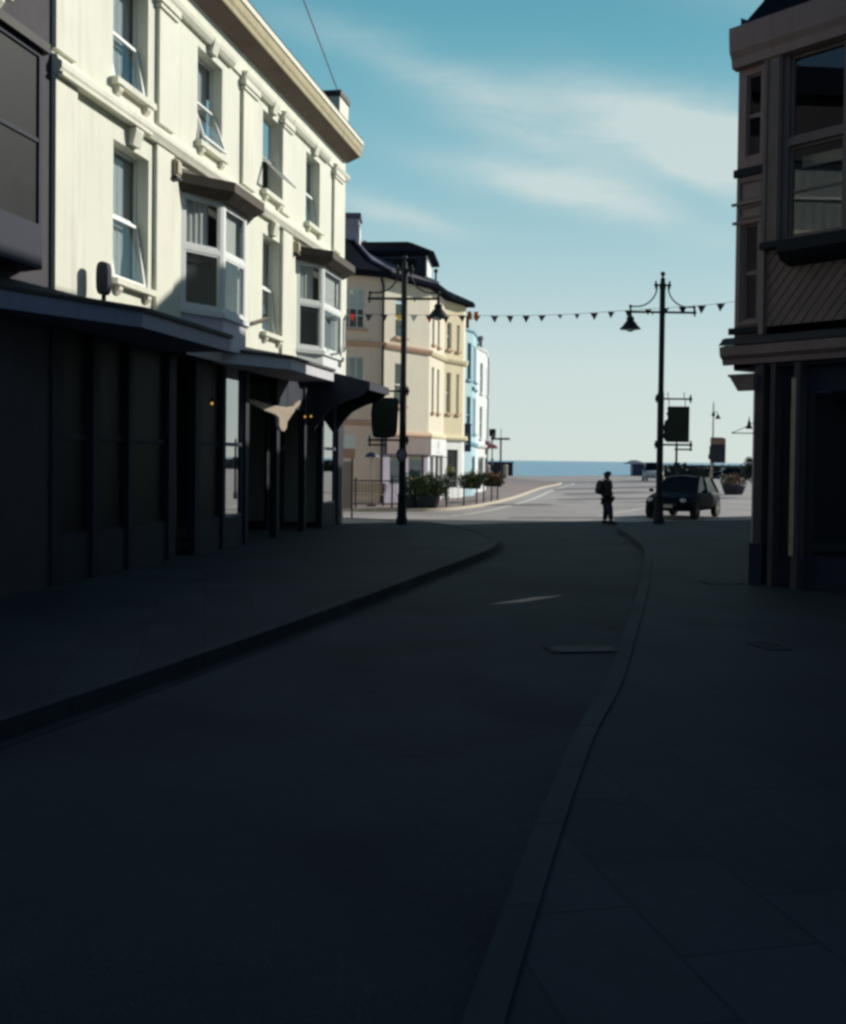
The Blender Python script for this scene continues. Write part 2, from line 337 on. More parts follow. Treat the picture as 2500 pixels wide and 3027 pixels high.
# iron covers and drain
def cover(x,y,z,w,h,rz,label):
    t=thing('drain_cover',label,'drain cover',(x,y,z),rz)
    mb=MB(); mb.local=True; mb.rect_frame(-w/2,w/2,-h/2,h/2,.04,0,.012)
    c,s=1,0
    mb.v=[(a,c_,b) for a,b,c_ in mb.v]; mb.build('frame','kerb',t)
    mb=MB(); mb.local=True
    for i in range(7): mb.box(-w/2+.05,w/2-.05,-h/2+.05+(h-.1)*i/7,-h/2+.05+(h-.1)*(i+.6)/7,.002,.01)
    mb.build('grate','iron',t)
cover(1.72,10.85,.005,.78,.42,R(8),'iron drain cover by the kerb in the near road')
cover(3.62,10.6,.102,.30,.42,R(10),'small square iron cover set in the right pavement')
cover(4.75,16.2,.102,.55,.45,R(10),'long iron cover farther along the right pavement')

# ================================================================== CREAM TERRACE (left)
cb=thing('cream_building','three storey cream rendered building with two timber hooded bay windows above dark shopfronts','building',FA(0,0,0))
hW=[(12.35,13.55,7.97,9.75),(9.12,10.32,7.97,9.75),(5.68,6.80,7.97,9.75),(2.48,3.66,7.97,9.75),(12.3,13.52,4.82,7.02),(5.60,6.74,4.82,7.02)]
holes=hW+[(8.2,10.8,4.75,6.85),(1.2,4.1,4.75,6.85)]
MB(FA).wall(0,15.3,4.05,10.5,holes,.26).build('wall','cream',cb)
m=MB(FA)     # body behind the skin: far end, back, floors
m.poly(((0,0,0),(0,-9,0),(0,-9,11),(0,0,10.5))); m.poly(((15.3,0,4.05),(15.3,-9,0),(15.3,-9,11),(15.3,0,10.5)));m.poly(((0,-9,0),(15.3,-9,0),(15.3,-9,11),(0,-9,11)))
m.build('wall','cream',cb)
MB(FA).box(.05,15.25,-8.9,-.3,7.3,7.45).box(.05,15.25,-8.9,-.3,4.2,4.35).box(.05,15.25,-8.9,-8.8,0,10.4).box(.05,15.25,-3.2,-3.1,4.35,10.4).build('interior','dark',cb)
MB(FA).poly(((0,.0,10.99),(15.3,.0,10.99),(15.3,-4.5,12.6),(0,-4.5,12.6))).poly(((0,-9,11),(15.3,-9,11),(15.3,-4.5,12.6),(0,-4.5,12.6))).build('roof','slate',cb)
opens=[10,20,46,4,8,5]
for h,o in zip(hW,opens):
    window(cb,FA,*h,dep=.26,open_=o,curt='curtain' if h[0] not in (5.68,) else None,w=.05)
# quoin strips, string course, moulded architrave, cornice
def strips(name,specs,m='creamtrim'):
    mb=MB(FA)
    for a,b,c,d,o in specs: mb.box(a,b,0,o,c,d)
    return mb.build(name,m,cb)
for a,b,c,d in((11.45,12.12,4.2,7.36),(4.85,5.55,4.2,7.36),(0,.62,4.2,7.36),(14.72,15.3,4.2,7.36),(7.35,8.12,7.75,9.92),(5.0,5.62,7.75,9.92),(.55,1.32,7.75,9.92),(11.4,12.05,7.75,9.92),(14.72,15.3,7.75,9.92)):
    mb=MB(FA).box(a,b,0,.07,c,d)
    if d>9: mb.box(a-.06,b+.06,0,.14,9.80,9.92).box(a-.03,b+.03,0,.11,9.72,9.78)
    mb.build('pilaster','creamtrim',cb)
mb=MB(FA).extr([(0,7.37),(.10,7.37),(.13,7.43),(.16,7.48),(.16,7.56),(.10,7.60),(.08,7.66),(0,7.68)],0,15.3); mb.box(12.5,15.3,.1,.17,7.37,7.42); mb.build('string_course','creamtrim',cb)
mb=MB(FA)
for a,b in((0,1.35),(1.9,5.0),(5.0,5.65),(6.0,8.15),(8.7,12.05),(12.6,15.3)): mb.extr([(0,9.93),(.08,9.93),(.13,10.0),(.15,10.08),(0,10.11)],a+.02,b-.02)
mb.box(0,15.3,0,.05,9.96,10.05); mb.build('architrave','creamtrim',cb)
for a,b,c,d in hW:
    xm=(a+b)/2
    MB(FA).extr([(0,d+.05),(.09,d+.05),(.15,d+.28),(.15,d+.33),(0,d+.33)],xm-.13,xm+.13).build('keystone','creamtrim',cb)
MB(FA).extr([(0.0,10.50),(.10,10.53),(.33,10.63),(.40,10.66),(.40,10.70),(0,10.70)],-.10,15.3).build('soffit','soffitshade',cb)
MB(FA).extr([(.402,10.64),(.42,10.66),(.43,10.74),(.46,10.80),(.47,10.90),(.47,10.95),(0,10.98),(0,10.702),(.402,10.702)],-.12,15.3).build('cornice','cornice',cb)
MB(FA).extr([(.38,10.985),(.49,10.985),(.49,11.02),(.49,11.04),(.49,11.10),(.38,11.12)],-.14,15.3).build('parapet','creamtrim',cb)
MB(FA).extr([(.30,11.125),(.47,11.125),(.48,11.15),(.30,11.17)],-.12,15.3).build('coping','lead',cb)
mb=MB(FA).box(.12,1.02,-.62,.10,10.99,12.05); e=mb.build('chimney_stack','creamtrim',cb)
MB(FA).box(.08,1.06,-.66,.14,12.05,12.20).build('cap','lead',e)
MB(FA).tube([(1.0,.05,12.15),(6.2,.45,13.05)],.018,6).build('aerial_cable','chim',cb)
# canted bays
def bay(A,B,C,D,o,zb,zt):
    pts=[(A,0),(B,o),(C,o),(D,0)]
    root=MB(FA).prism([(A,-.02),(B,o),(C,o),(D,-.02)],zb-.68,zb-.08).build('bay_window','shade_white' if A>6 else 'white',cb)  # larger bay's base takes the shade-coloured white
    MB(FA).prism([(A+.06,-.01),(B+.04,o+.06),(C-.04,o+.06),(D-.06,-.01)],zb-.10,zb).build('sill','white',root)
    for i in range(3):
        p,q=pts[i],pts[i+1]
        a=FA(p[0],p[1],0);b=FA(q[0],q[1],0); t=frame(a,b,1); L=t.L
        zm=zb+(zt-zb)*.53
        e=.09
        mb=MB(t); mb.wall(0,L,zb,zt,[(e,L-e,zb+.07,zm-.05),(e,L-e,zm+.05,zt-.08)],.07)
        mb.rect_frame(e,L-e,zb+.07,zm-.05,.04,-.05,-.01); mb.rect_frame(e,L-e,zm+.05,zt-.08,.04,-.05,-.01)
        mb.build('frame','white',root)
        MB(t).poly(((e,-.03,zb+.1),(L-e,-.03,zb+.1),(L-e,-.03,zm-.08),(e,-.03,zm-.08))).build('pane','glass',root)
        MB(t).poly(((e,-.03,zm+.08),(L-e,-.03,zm+.08),(L-e,-.03,zt-.1),(e,-.03,zt-.1))).build('pane','softglass',root)
        if i==0:
            c2=MB(t)
            for k in range(10):
                x0=.1+(L*.72-.1)*k/10;x1=.1+(L*.72-.1)*(k+1)/10
                c2.poly(((x0,-.12+.02*(k%2),zm+.06),(x1,-.12+.02*((k+1)%2),zm+.06),(x1,-.12+.02*((k+1)%2),zt),(x0,-.12+.02*(k%2),zt)))
            c2.build('curtain','curtain',root)
            MB(t).poly(((.1,-.10,zm-.24),(L-.1,-.10,zm-.20),(L-.1,-.10,zm-.05),(.1,-.10,zm-.05))).build('blind','darkcurtain',root)
            MB(t).poly(((.06,-.16,zb+.06),(L-.06,-.16,zb+.06),(L-.06,-.16,zm),(.06,-.16,zm))).build('curtain','dark',root)  # no curtain: near-black sheet added to darken the lower pane
        if i==1:
            c2=MB(t); c2.poly(((.05,-.14,zm),(L-.05,-.14,zm),(L-.05,-.14,zt),(.05,-.14,zt)))
            c2.build('curtain','curtain',root)
    hp=[(A+.16,-.01),(B+.20,o+.30),(C-.20,o+.30),(D-.16,-.01)];h2=[(A+.10,-.01),(B+.08,o+.12),(C-.08,o+.12),(D-.10,-.01)]
    MB(FA).prism(h2,zt-.02,zt+.12,hp).build('hood','hood',root)
    MB(FA).prism(hp,zt+.122,zt+.30).prism(hp,zt+.302,zt+.42,[(A,-.01),(B,o*.4),(C,o*.4),(D,-.01)]).build('hood','hood',root)
    return root
b1=bay(11.0,10.08,8.88,7.98,.45,4.74,6.86)
b2=bay(4.32,3.52,1.80,1.0,.45,4.72,6.90)
# opened casement on second bay front
t=frame(FA(1.86,.49,0),FA(1.86+.95,.49+.34,0),-1)
MB(t).rect_frame(0,.95,4.85,5.75,.05,0,.04).build('casement','white',b2)
# first floor little boxes
def wallbox(name,label,cat,s,z,w,h,d,m):
    t=thing(name,label,cat,FA(s,0,z)); MB(FA).box(s-w/2,s+w/2,0.002,d,z,z+h).extr([(d,z+.02),(d+.03,z+.06),(d+.03,z+h-.05),(d,z+h-.01)],s-w/2+.02,s+w/2-.02).build('box',m,t,bevel=.012)
    MB(FA).box(s-w/2-.01,s+w/2+.01,.0,d+.02,z-.05,z).build('base','iron',t); return t
wallbox('alarm_box','small beige alarm box left of the larger timber hooded bay window','alarm box',11.42,6.98,.20,.30,.14,'tan')
wallbox('alarm_box','small beige alarm box left of the smaller timber hooded bay window','alarm box',4.62,6.98,.18,.28,.14,'tan')
# projecting oval sign, edge on
t=thing('projecting_sign','dark rounded upright sign standing on the shop canopy left of the first floor window','sign',FA(14.0,0,4.6))
mb=MB(FA); pr=[]
for k in range(16):
    a=6.28318*k/16; pr.append((.24+.10*math.copysign(abs(math.cos(a))**.6,math.cos(a)),4.68+.25*math.copysign(abs(math.sin(a))**.6,math.sin(a))))
mb.extr(pr,14.18,14.30); mb.build('panel','shop',t)
MB(FA).extr([(p[0]*.9+.024,(p[1]-4.68)*.9+4.68) for p in pr],14.171,14.179).build('face','shade_white',t)
MB(FA).tube([(14.24,.24,4.24),(14.24,.24,4.5)],.035,6).box(14.15,14.33,.15,.33,4.20,4.24).build('bracket','iron',t)
# floodlight near second window
t=thing('floodlight','tan tubular floodlight on the wall between the two bay windows','floodlight',FA(7.9,0,4.9))
MB(FA).tube([(7.9,.0,4.75),(7.9,.16,4.82),(7.9,.22,4.86)],.02,6).build('arm','iron',t)
MB(FA).tube([(7.95,.12,4.80),(7.55,.42,4.98)],[.05,.045],8).build('head','tan',t)
# canopies over the shops
def canopy(name_poly,zt,zf,m='shop2'):
    c=MB(FA).prism(name_poly,zf,zt).build('canopy',m,cb)
    pp=[(p[0],p[1]+ (.05 if p[1]>.1 else 0)) for p in name_poly]
    MB(FA).prism(pp,zt+.002,zt+.06).prism(pp,zt+.062,zt+.22,[(p[0],p[1]*.25) for p in name_poly]).build('roof','lead',c)
canopy([(17.6,.0),(17.2,.10),(14.85,1.18),(11.5,1.18),(11.5,.0)],4.08,3.85,'canopy')
canopy([(9.9,.0),(9.6,.18),(7.95,1.10),(4.75,1.10),(4.75,0)],4.08,3.85,'fascia_white')
MB(FA).box(9.9,11.5,.0,.35,3.82,4.12).build('fascia','shop2',cb)
# shopfront: piers, stallrisers, glazing, recessed doors
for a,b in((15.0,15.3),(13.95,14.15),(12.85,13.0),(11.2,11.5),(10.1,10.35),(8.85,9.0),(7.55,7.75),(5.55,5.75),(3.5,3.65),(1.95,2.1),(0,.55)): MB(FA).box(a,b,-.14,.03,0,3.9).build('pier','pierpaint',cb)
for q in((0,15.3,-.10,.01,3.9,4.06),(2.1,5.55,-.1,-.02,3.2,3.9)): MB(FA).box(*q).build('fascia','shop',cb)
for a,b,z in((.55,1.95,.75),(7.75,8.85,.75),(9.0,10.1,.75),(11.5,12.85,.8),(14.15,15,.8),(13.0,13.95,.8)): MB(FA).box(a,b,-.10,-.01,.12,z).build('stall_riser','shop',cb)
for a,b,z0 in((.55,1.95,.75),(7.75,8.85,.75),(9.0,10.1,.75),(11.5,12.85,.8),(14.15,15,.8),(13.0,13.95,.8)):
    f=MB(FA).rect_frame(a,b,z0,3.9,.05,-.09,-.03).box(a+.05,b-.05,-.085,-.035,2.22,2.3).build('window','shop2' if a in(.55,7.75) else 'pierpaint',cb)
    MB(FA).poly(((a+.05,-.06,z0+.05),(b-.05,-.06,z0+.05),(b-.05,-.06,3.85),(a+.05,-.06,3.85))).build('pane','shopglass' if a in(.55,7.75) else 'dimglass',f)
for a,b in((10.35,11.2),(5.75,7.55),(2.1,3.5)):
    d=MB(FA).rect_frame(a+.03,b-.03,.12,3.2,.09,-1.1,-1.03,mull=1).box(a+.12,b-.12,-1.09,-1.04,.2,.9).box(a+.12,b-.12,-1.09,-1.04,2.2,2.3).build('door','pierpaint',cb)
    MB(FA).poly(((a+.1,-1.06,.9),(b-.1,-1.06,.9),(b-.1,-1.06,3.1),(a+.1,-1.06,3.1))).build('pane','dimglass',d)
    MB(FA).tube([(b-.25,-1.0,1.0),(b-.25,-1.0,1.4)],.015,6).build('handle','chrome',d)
MB(FA).box(.02,15.28,-3.5,-3.4,0,4.1).poly(((0,0,.125),(15.3,0,.125),(15.3,-3.5,.125),(0,-3.5,.125))).build('shop_interior','dark',cb)
for s,a,b in((11.2,0,-1.05),(10.35,0,-1.05),(7.55,0,-1.05),(5.75,0,-1.05),(5.55,-.1,-1.05),(3.5,0,-1.05),(2.1,0,-1.05)):
    pass
# corner awning past the second bay
t=thing('side_awning','dark sloping awning jutting out from the far corner of the cream building','awning',FA(.8,0,3.4))
prof=[(0.005,4.35),(1.45,3.98),(1.45,3.80),(1.25,3.62),(.85,3.50),(.45,3.30),(.22,3.05),(.005,2.75)]
MB(FA).extr(prof,.62,.70).build('bracket','shop',t); MB(FA).extr(prof,2.7,2.78).build('bracket','shop',t)
MB(FA).poly(((.60,0.005,4.37),(2.8,0.005,4.37),(2.8,1.5,3.99),(.60,1.5,3.99))).extr([(0.005,4.362),(1.5,3.982),(1.5,3.78),(1.46,3.78),(1.46,3.95),(0.005,4.33)],.60,2.8).build('canvas','shop',t)
# ornament hanging in the doorway (carved bird-like pale shape)
hx=5.95
t=thing('hanging_ornament','pale carved bird shaped ornament hanging in the dark shop doorway','ornament',FA(hx,.25,3.1))
def orn(s,u,z): return FA(hx+.0+u*.0-s,.25+.35*s*.2,z)
pts=[(-1.05,3.33),(-.6,3.28),(-.1,3.20),(.3,3.17),(.45,3.2),(.55,3.28),(.74,3.38),(.68,3.24),(.56,3.16),(.5,3.06),(.42,2.98),(.36,2.9),(.30,2.85),(.28,2.70),(.20,2.60),(.10,2.62),(.03,2.74),(.02,2.92),(-.1,2.99),(-.4,3.06),(-.75,3.2)]
OS=.62; mb=MB(lambda a,b,c:FA(hx-.92*a-b*.4,.08+a*.46+b*.8,c)); mb.extr(pts,-.05,.05,axis=1); mb.build('body','cloth',t,bevel=.02)
MB(lambda a,b,c:FA(hx-.92*a,.08+a*.46,c)).tube([(.0,0,3.18),(0,0,3.86)],.008,5).tube([(.35,0,3.18),(.35,0,3.86)],.008,5).build('cord','iron',t)
def bulb(s,o,z,label,h):
    t=thing('pendant_lamp',label,'lamp',FA(s,o,z))
    MB(FA).tube([(s,o,z+.08),(s,o,h)],.006,5).build('cord','iron',t)
    MB(FA).lathe(s,o,[(.02,z+.10),(.07,z+.02),(.06,z+.02)],10).build('shade','iron',t)
    MB(FA).ball((s,o,z-.01),.028,8).build('bulb','bulb',t)
bulb(9.75,.1,3.05,'small warm pendant lamp lit alone by the left shop windows',3.9)
bulb(3.74,.06,3.05,'small warm pendant lamp lit in the doorway, left of a pair',3.9)
bulb(3.24,.06,3.08,'small warm pendant lamp lit in the doorway, right of a pair',3.9)

# neighbour on the near left
nb=thing('brick_building','dark brick building at the near left edge with a timber bay window','building',FA(15.3,0,0))
M['brick']=mat('dark_brick',(.055,.05,.062),.85,var=.2,scale=4)
FN=frame(FA(15.3,0,0),FA(30,0,0),-1)
holesN=[(5.2,6.5,4.9,6.9),(8.6,9.9,4.9,6.9),(5.2,6.5,8,9.8),(8.6,9.9,8,9.8),(1.2,3.2,8,9.8)]
MB(FN).wall(.002,14,0,11.4,holesN,.2).poly(((.002,0,10.5),(.002,-9,10.5),(.002,-9,11.4),(.002,0,11.4))).poly(((14,0,0),(14,-9,0),(14,-9,11.4),(14,0,11.4))).poly(((0.002,-9,0),(14,-9,0),(14,-9,11.4),(0.002,-9,11.4))).build('wall','brick',nb)
MB(FN).poly(((0,.3,11.4),(14,.3,11.4),(14,-4.5,14),(0,-4.5,14))).poly(((0,-9,11.4),(14,-9,11.4),(14,-4.5,14),(0,-4.5,14))).build('roof','slate',nb)
for h in holesN: window(nb,FN,*h,dep=.2)
pb=MB(FN).prism([(.75,.0),(.9,.42),(3.0,.42),(3.3,0)],4.45,4.95).build('bay_window','shop',nb)
MB(FN).prism([(.65,.0),(.85,.5),(3.05,.5),(3.4,0)],7.3,7.42).prism([(.7,.0),(.9,.42),(3.0,.42),(3.35,0)],7.42,7.7,[(.8,0),(1,.1),(2.9,.1),(3.2,0)]).build('hood','lead',pb)
for p,q in(((.75,0),(.9,.42)),((.9,.42),(3.0,.42)),((3.0,.42),(3.3,0))):
    t=frame(FN(p[0],p[1],0),FN(q[0],q[1],0),-1)
    MB(t).rect_frame(0,t.L,4.95,7.3,.08,-.05,0,mull=1 if t.L>1.5 else 0,trans=1).build('frame','shop',pb)
    MB(t).poly(((.05,-.03,5),(t.L-.05,-.03,5),(t.L-.05,-.03,7.25),(.05,-.03,7.25))).build('pane','dimglass',pb)
MB(FN).extr([(0,4.15),(.5,3.9),(.5,3.7),(0,3.7)],2.4,14).build('shop_fascia','shop',nb)
MB(FN).box(3.5,3.9,0,.06,.1,3.7).box(7.8,8.2,0,.06,.1,3.7).box(12,12.4,0,.06,.1,3.7).build('pier','shop2',nb)

# ================================================================== YELLOW CORNER BUILDING
YP=[(-10,40.9),(-3.6,43.4),(-1.75,44.2),(.22,47.0),(.98,50.2),(1.97,52.0),(2.1,52.7)]
yb=thing('corner_building','cream corner house, near walls tinted peach for shade, with slate hipped roof beyond the left lamp','building',(YP[3][0],YP[3][1],0))
def yseg(i): return frame(YP[i],YP[i+1],1)
mats=['peach','peach','yellow','yellow','yellow2','yellow']  # camera-facing walls take the shade-tinted cream
yh={1:[(.1,1.15,7.55,9.25),(.1,1.15,4.45,6.35)],2:[(.80,1.6,7.35,9.0),(.80,1.6,4.35,6.2)],3:[(.55,1.0,7.35,8.6),(1.7,2.15,7.35,8.6),(.55,1.0,4.2,6.3),(1.7,2.15,4.2,6.3)],4:[(.25,.72,7.45,8.75),(1.3,1.62,7.45,8.75),(.25,.72,4.3,6.3),(1.3,1.62,4.3,6.3)]}
for i in range(6):
    t=yseg(i); z0=3.0 if i>=2 else 0
    MB(t).wall(0,t.L,z0,10.0,yh.get(i,[]),.16).build('wall',mats[i],yb)
    for h in yh.get(i,[]):
        if i==1: window(yb,t,*h,dep=.14,mull=2,trans=2 if h[2]>7 else 0,curt='curtain' if h[2]<7 else 'white',cz=.9 if h[2]>7 else 0,sill='peachtrim',brk=False,w=.06)
        else: window(yb,t,*h,dep=.14,curt=None if i in(2,4) else 'curtain',sill='peachtrim',brk=False,w=.05,split=True)
    mb=MB(t).extr([(0,6.78),(.10,6.80),(.16,6.92),(.16,7.0),(0,7.03)],-.06,t.L+.06); mb.build('string_course','peachtrim' if i<3 else 'yellow2',yb)
    if i<2: MB(t).extr([(0,3.42),(.08,3.44),(.12,3.56),(0,3.66)],-.03,t.L+.03).build('string_course','peachtrim',yb)
    else: MB(t).extr([(0,2.98),(.14,2.98),(.18,3.08),(.12,3.2),(0,3.22)],-.06,t.L+.06).build('string_course','peachtrim' if i==2 else 'yellow2',yb)
    MB(t).box(0,t.L,.0,.05,9.6,9.75).build('frieze',mats[i],yb)
t=yseg(1)
sg=MB(t).box(.12,.75,.0,.03,2.15,3.0).build('notice_board','white',yb)
MB(t).tube([(1.93,.10,0),(1.93,.10,9.4),(1.80,.2,9.7),(1.7,.4,9.95)],.055,8).build('drainpipe','iron',yb)
# shopfront wall below fascia
t2=yseg(2)
MB(t2).wall(0,t2.L,0,2.98,[(.5,1.5,.9,2.1),(1.9,3.1,.7,2.2)],.1).build('wall','chim',yb)
MB(t2).box(.15,t2.L+.06,.0,.12,2.22,2.96).build('fascia','taupe',yb)
for a,b,c,d in((.5,1.5,.9,2.1),(1.9,3.1,.7,2.2)):
    f=MB(t2).rect_frame(a,b,c,d,.05,-.09,-.03).build('window','shop2',yb); MB(t2).poly(((a,-.06,c),(b,-.06,c),(b,-.06,d),(a,-.06,d))).build('pane','glass',f)
t3=yseg(3)
MB(t3).wall(0,t3.L,0,2.98,[(.35,1.2,.6,2.15),(1.5,2.2,.1,2.15),(2.35,3.2,.6,2.15)],.12).build('wall','whitew',yb)
fs=MB(t3).box(.0,t3.L,.0,.14,2.2,2.96).build('fascia','whitew',yb)
# round emblem with letter-like strokes and a line of text under it on the fascia
em=MB(t3)
for k in range(20):
    a0=6.28318*k/20;a1=6.28318*(k+1)/20
    em.poly(((1.55+.27*math.cos(a0),.145,2.66+.24*math.sin(a0)),(1.55+.27*math.cos(a1),.145,2.66+.24*math.sin(a1)),(1.55+.23*math.cos(a1),.145,2.66+.20*math.sin(a1)),(1.55+.23*math.cos(a0),.145,2.66+.20*math.sin(a0))))
em.box(1.44,1.48,.142,.147,2.56,2.77).box(1.48,1.6,.142,.147,2.73,2.77).box(1.48,1.6,.142,.147,2.65,2.68).box(1.6,1.64,.142,.147,2.67,2.76)
em.poly(((1.50,.146,2.65),(1.55,.146,2.65),(1.66,.146,2.56),(1.61,.146,2.56)))
for k in range(6): em.box(1.15+k*.16,1.25+k*.16,.142,.146,2.30,2.36)
em.build('emblem','gold',fs)
for a,b,c,d in((.35,1.2,.6,2.15),(2.35,3.2,.6,2.15)):
    f=MB(t3).rect_frame(a,b,c,d,.05,-.10,-.04,mull=1).build('window','white',yb); MB(t3).poly(((a,-.07,c),(b,-.07,c),(b,-.07,d),(a,-.07,d))).build('pane','glass',f)
d_=MB(t3).rect_frame(1.5,2.2,.1,2.15,.07,-.11,-.05).box(1.57,2.13,-.10,-.06,.17,.8).build('door','brown',yb); MB(t3).poly(((1.57,-.08,.8),(2.13,-.08,.8),(2.13,-.08,2.1),(1.57,-.08,2.1))).build('pane','glass',d_)
t4=yseg(4); MB(t4).wall(0,t4.L,0,2.98,[(.4,1.6,.6,2.5)],.1).build('wall','whitew',yb); MB(t4).poly(((.4,-.08,.6),(1.6,-.08,.6),(1.6,-.08,2.5),(.4,-.08,2.5))).build('pane','dimglass',yb)
t5=yseg(5); MB(t5).wall(0,t5.L,0,2.98,[],.1).build('wall','whitew',yb)
MB().prism([(-10,41.4),(-3.6,43.8),(-2,44.6),(-.1,47.3),(.6,50.4),(1.5,52),(1.6,60),(-10,60)],.05,.1).box(-9.5,1.4,53,53.2,0,10).prism([(-9,42.2),(-2.5,45),(-.3,48),(.4,51),(1.2,53),(1.2,58),(-9,58)],7.1,7.2).prism([(-9,42.2),(-2.5,45),(-.3,48),(.4,51),(1.2,53),(1.2,58),(-9,58)],4.0,4.1).build('interior','dark',yb)
# roof: bell-cast hip
def off_poly(P,d):
    out=[]
    for i in range(len(P)):
        a=Vector(P[max(i-1,0)]);b=Vector(P[i]);c=Vector(P[min(i+1,len(P)-1)])
        n=[]
        for p,q in((a,b),(b,c)):
            e=q-p
            if e.length>1e-6: e.normalize(); n.append(Vector((e.y,-e.x)))
        v=sum(n,Vector((0,0))); v.normalize(); k=1/max(.5,v.dot(n[0])); out.append(tuple(b+v*d*k))
    return out
E0=off_poly(YP,.45);E1=off_poly(YP,-.9)
ap=[(-9,49,12.8),(-4.1,48.2,12.8),(-3.9,48.2,12.8),(-3.0,49.9,12.5),(-2.2,53.6,12.4),(-.2,54.3,11.5),(-.2,55.5,11.5)]
names=['slate','slate','slatelit','slatelit','slatelit','slate']  # sunward slopes take the slate with sunlight painted in
for i in range(6):
    a0,a1=E0[i],E0[i+1];b0,b1=E1[i],E1[i+1];c0,c1=ap[i],ap[i+1]
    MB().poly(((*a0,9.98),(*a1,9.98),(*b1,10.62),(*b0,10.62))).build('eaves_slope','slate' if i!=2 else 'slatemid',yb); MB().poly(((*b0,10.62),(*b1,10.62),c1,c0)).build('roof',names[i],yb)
mb=MB()
i0=off_poly(YP,.0);i2=off_poly(YP,.47)
for i in range(6):
    mb.poly(((*i0[i],9.80),(*i0[i+1],9.80),(*i2[i+1],9.80),(*i2[i],9.80))); mb.poly(((*i2[i],9.80),(*i2[i+1],9.80),(*i2[i+1],9.98),(*i2[i],9.98)));mb.poly(((*i2[i],9.98),(*i2[i+1],9.98),(*i0[i+1],10.0),(*i0[i],10.0)))
mb.build('gutter','guttermat',yb)
for i in(2,3,4):
    MB().tube([(*E0[i],10.03),(*E1[i],10.67),(ap[i][0],ap[i][1],ap[i][2]+.05)],.06,6).build('hip_ridge','slatelit' if i!=3 else 'white',yb)
# dormer: flat-topped cabin on the slope
t=frame((-3.1,47.35),(.02,47.05),1)
dm=MB(t).box(0,3.13,-2.6,0,10.0,11.35).build('dormer','shop',yb)
rf_=[(-.25,.30),(3.30,.30),(3.50,.1),(3.50,-3.0),(-.25,-3.0)]
MB(t).prism(rf_,11.35,11.50).prism(rf_,11.502,12.1,[(-.1,-.6),(2.2,-.6),(2.4,-.9),(2.4,-3.0),(-.1,-3.0)]).build('roof','slate',dm)
MB(t).box(3.132,3.18,-2.5,-.02,10.0,11.34).build('cheek','whitew',dm)
MB(t).rect_frame(.9,2.8,10.55,11.25,.06,.0,.05,mull=2).build('window','navy',dm); MB(t).poly(((.9,.02,10.55),(2.8,.02,10.55),(2.8,.02,11.25),(.9,.02,11.25))).build('pane','dimglass',dm)
ch=MB().box(-4.35,-3.07,46.9,47.9,10.5,12.95).box(-4.40,-3.02,46.85,47.95,12.6,12.66).build('chimney','chim',yb)
MB().box(-4.45,-2.97,46.8,48.0,12.95,13.18).build('cap','shop2',ch)
MB().box(-3.068,-3.03,46.92,47.88,11.2,12.59).build('flue_face','whitew',ch)
MB().tube([(.50,49.6,10.5),(.50,49.6,11.05)],.05,6).ball((.50,49.6,11.1),.11,8).build('vent_pipe','iron',yb)
# hanging basket on its wall
def foliage(mb_list,c,rx,ry,rz,n,size,squash=1):
    for k in range(n):
        mb=random.choices([m for m,_ in mb_list],[w for _,w in mb_list])[0]
        while True:
            p=Vector((random.uniform(-1,1),random.uniform(-1,1),random.uniform(-1,1)))
            if .15<p.length<1: break
        p=Vector((c[0]+p.x*rx,c[1]+p.y*ry,c[2]+p.z*rz*(1+.25*math.sin(p.x*7+c[0]))))
        a=Vector((random.gauss(0,1),random.gauss(0,1),random.gauss(0,1))).normalized();b=a.orthogonal().normalized();s=size*random.uniform(.6,1.4)
        q=a.cross(b)
        mb.poly((tuple(p-b*s*.35),tuple(p+q*s),tuple(p+b*s*.35),tuple(p-q*s*.5)))
t=thing('hanging_basket','yellow flowering basket hanging on the white shop wall below the yellow bay','hanging basket',(1.2,44.9,1.3))
lf=MB();lf2=MB(); foliage([(lf,1),(lf2,2)],(1.2,44.9,1.52),.24,.22,.24,240,.06)
lf.build('leaves','leaf',t);lf2.build('flowers','leafy',t)
MB().lathe(1.2,44.9,[(.05,1.22),(.15,1.28),(.22,1.42),(.20,1.42)],12).build('basket','iron',t)
MB().tube([(1.2,44.9,1.4),(1.2,44.9,2.1),(.95,45.6,2.1),(.7,46.9,2.1)],.015,5).build('bracket','iron',t)

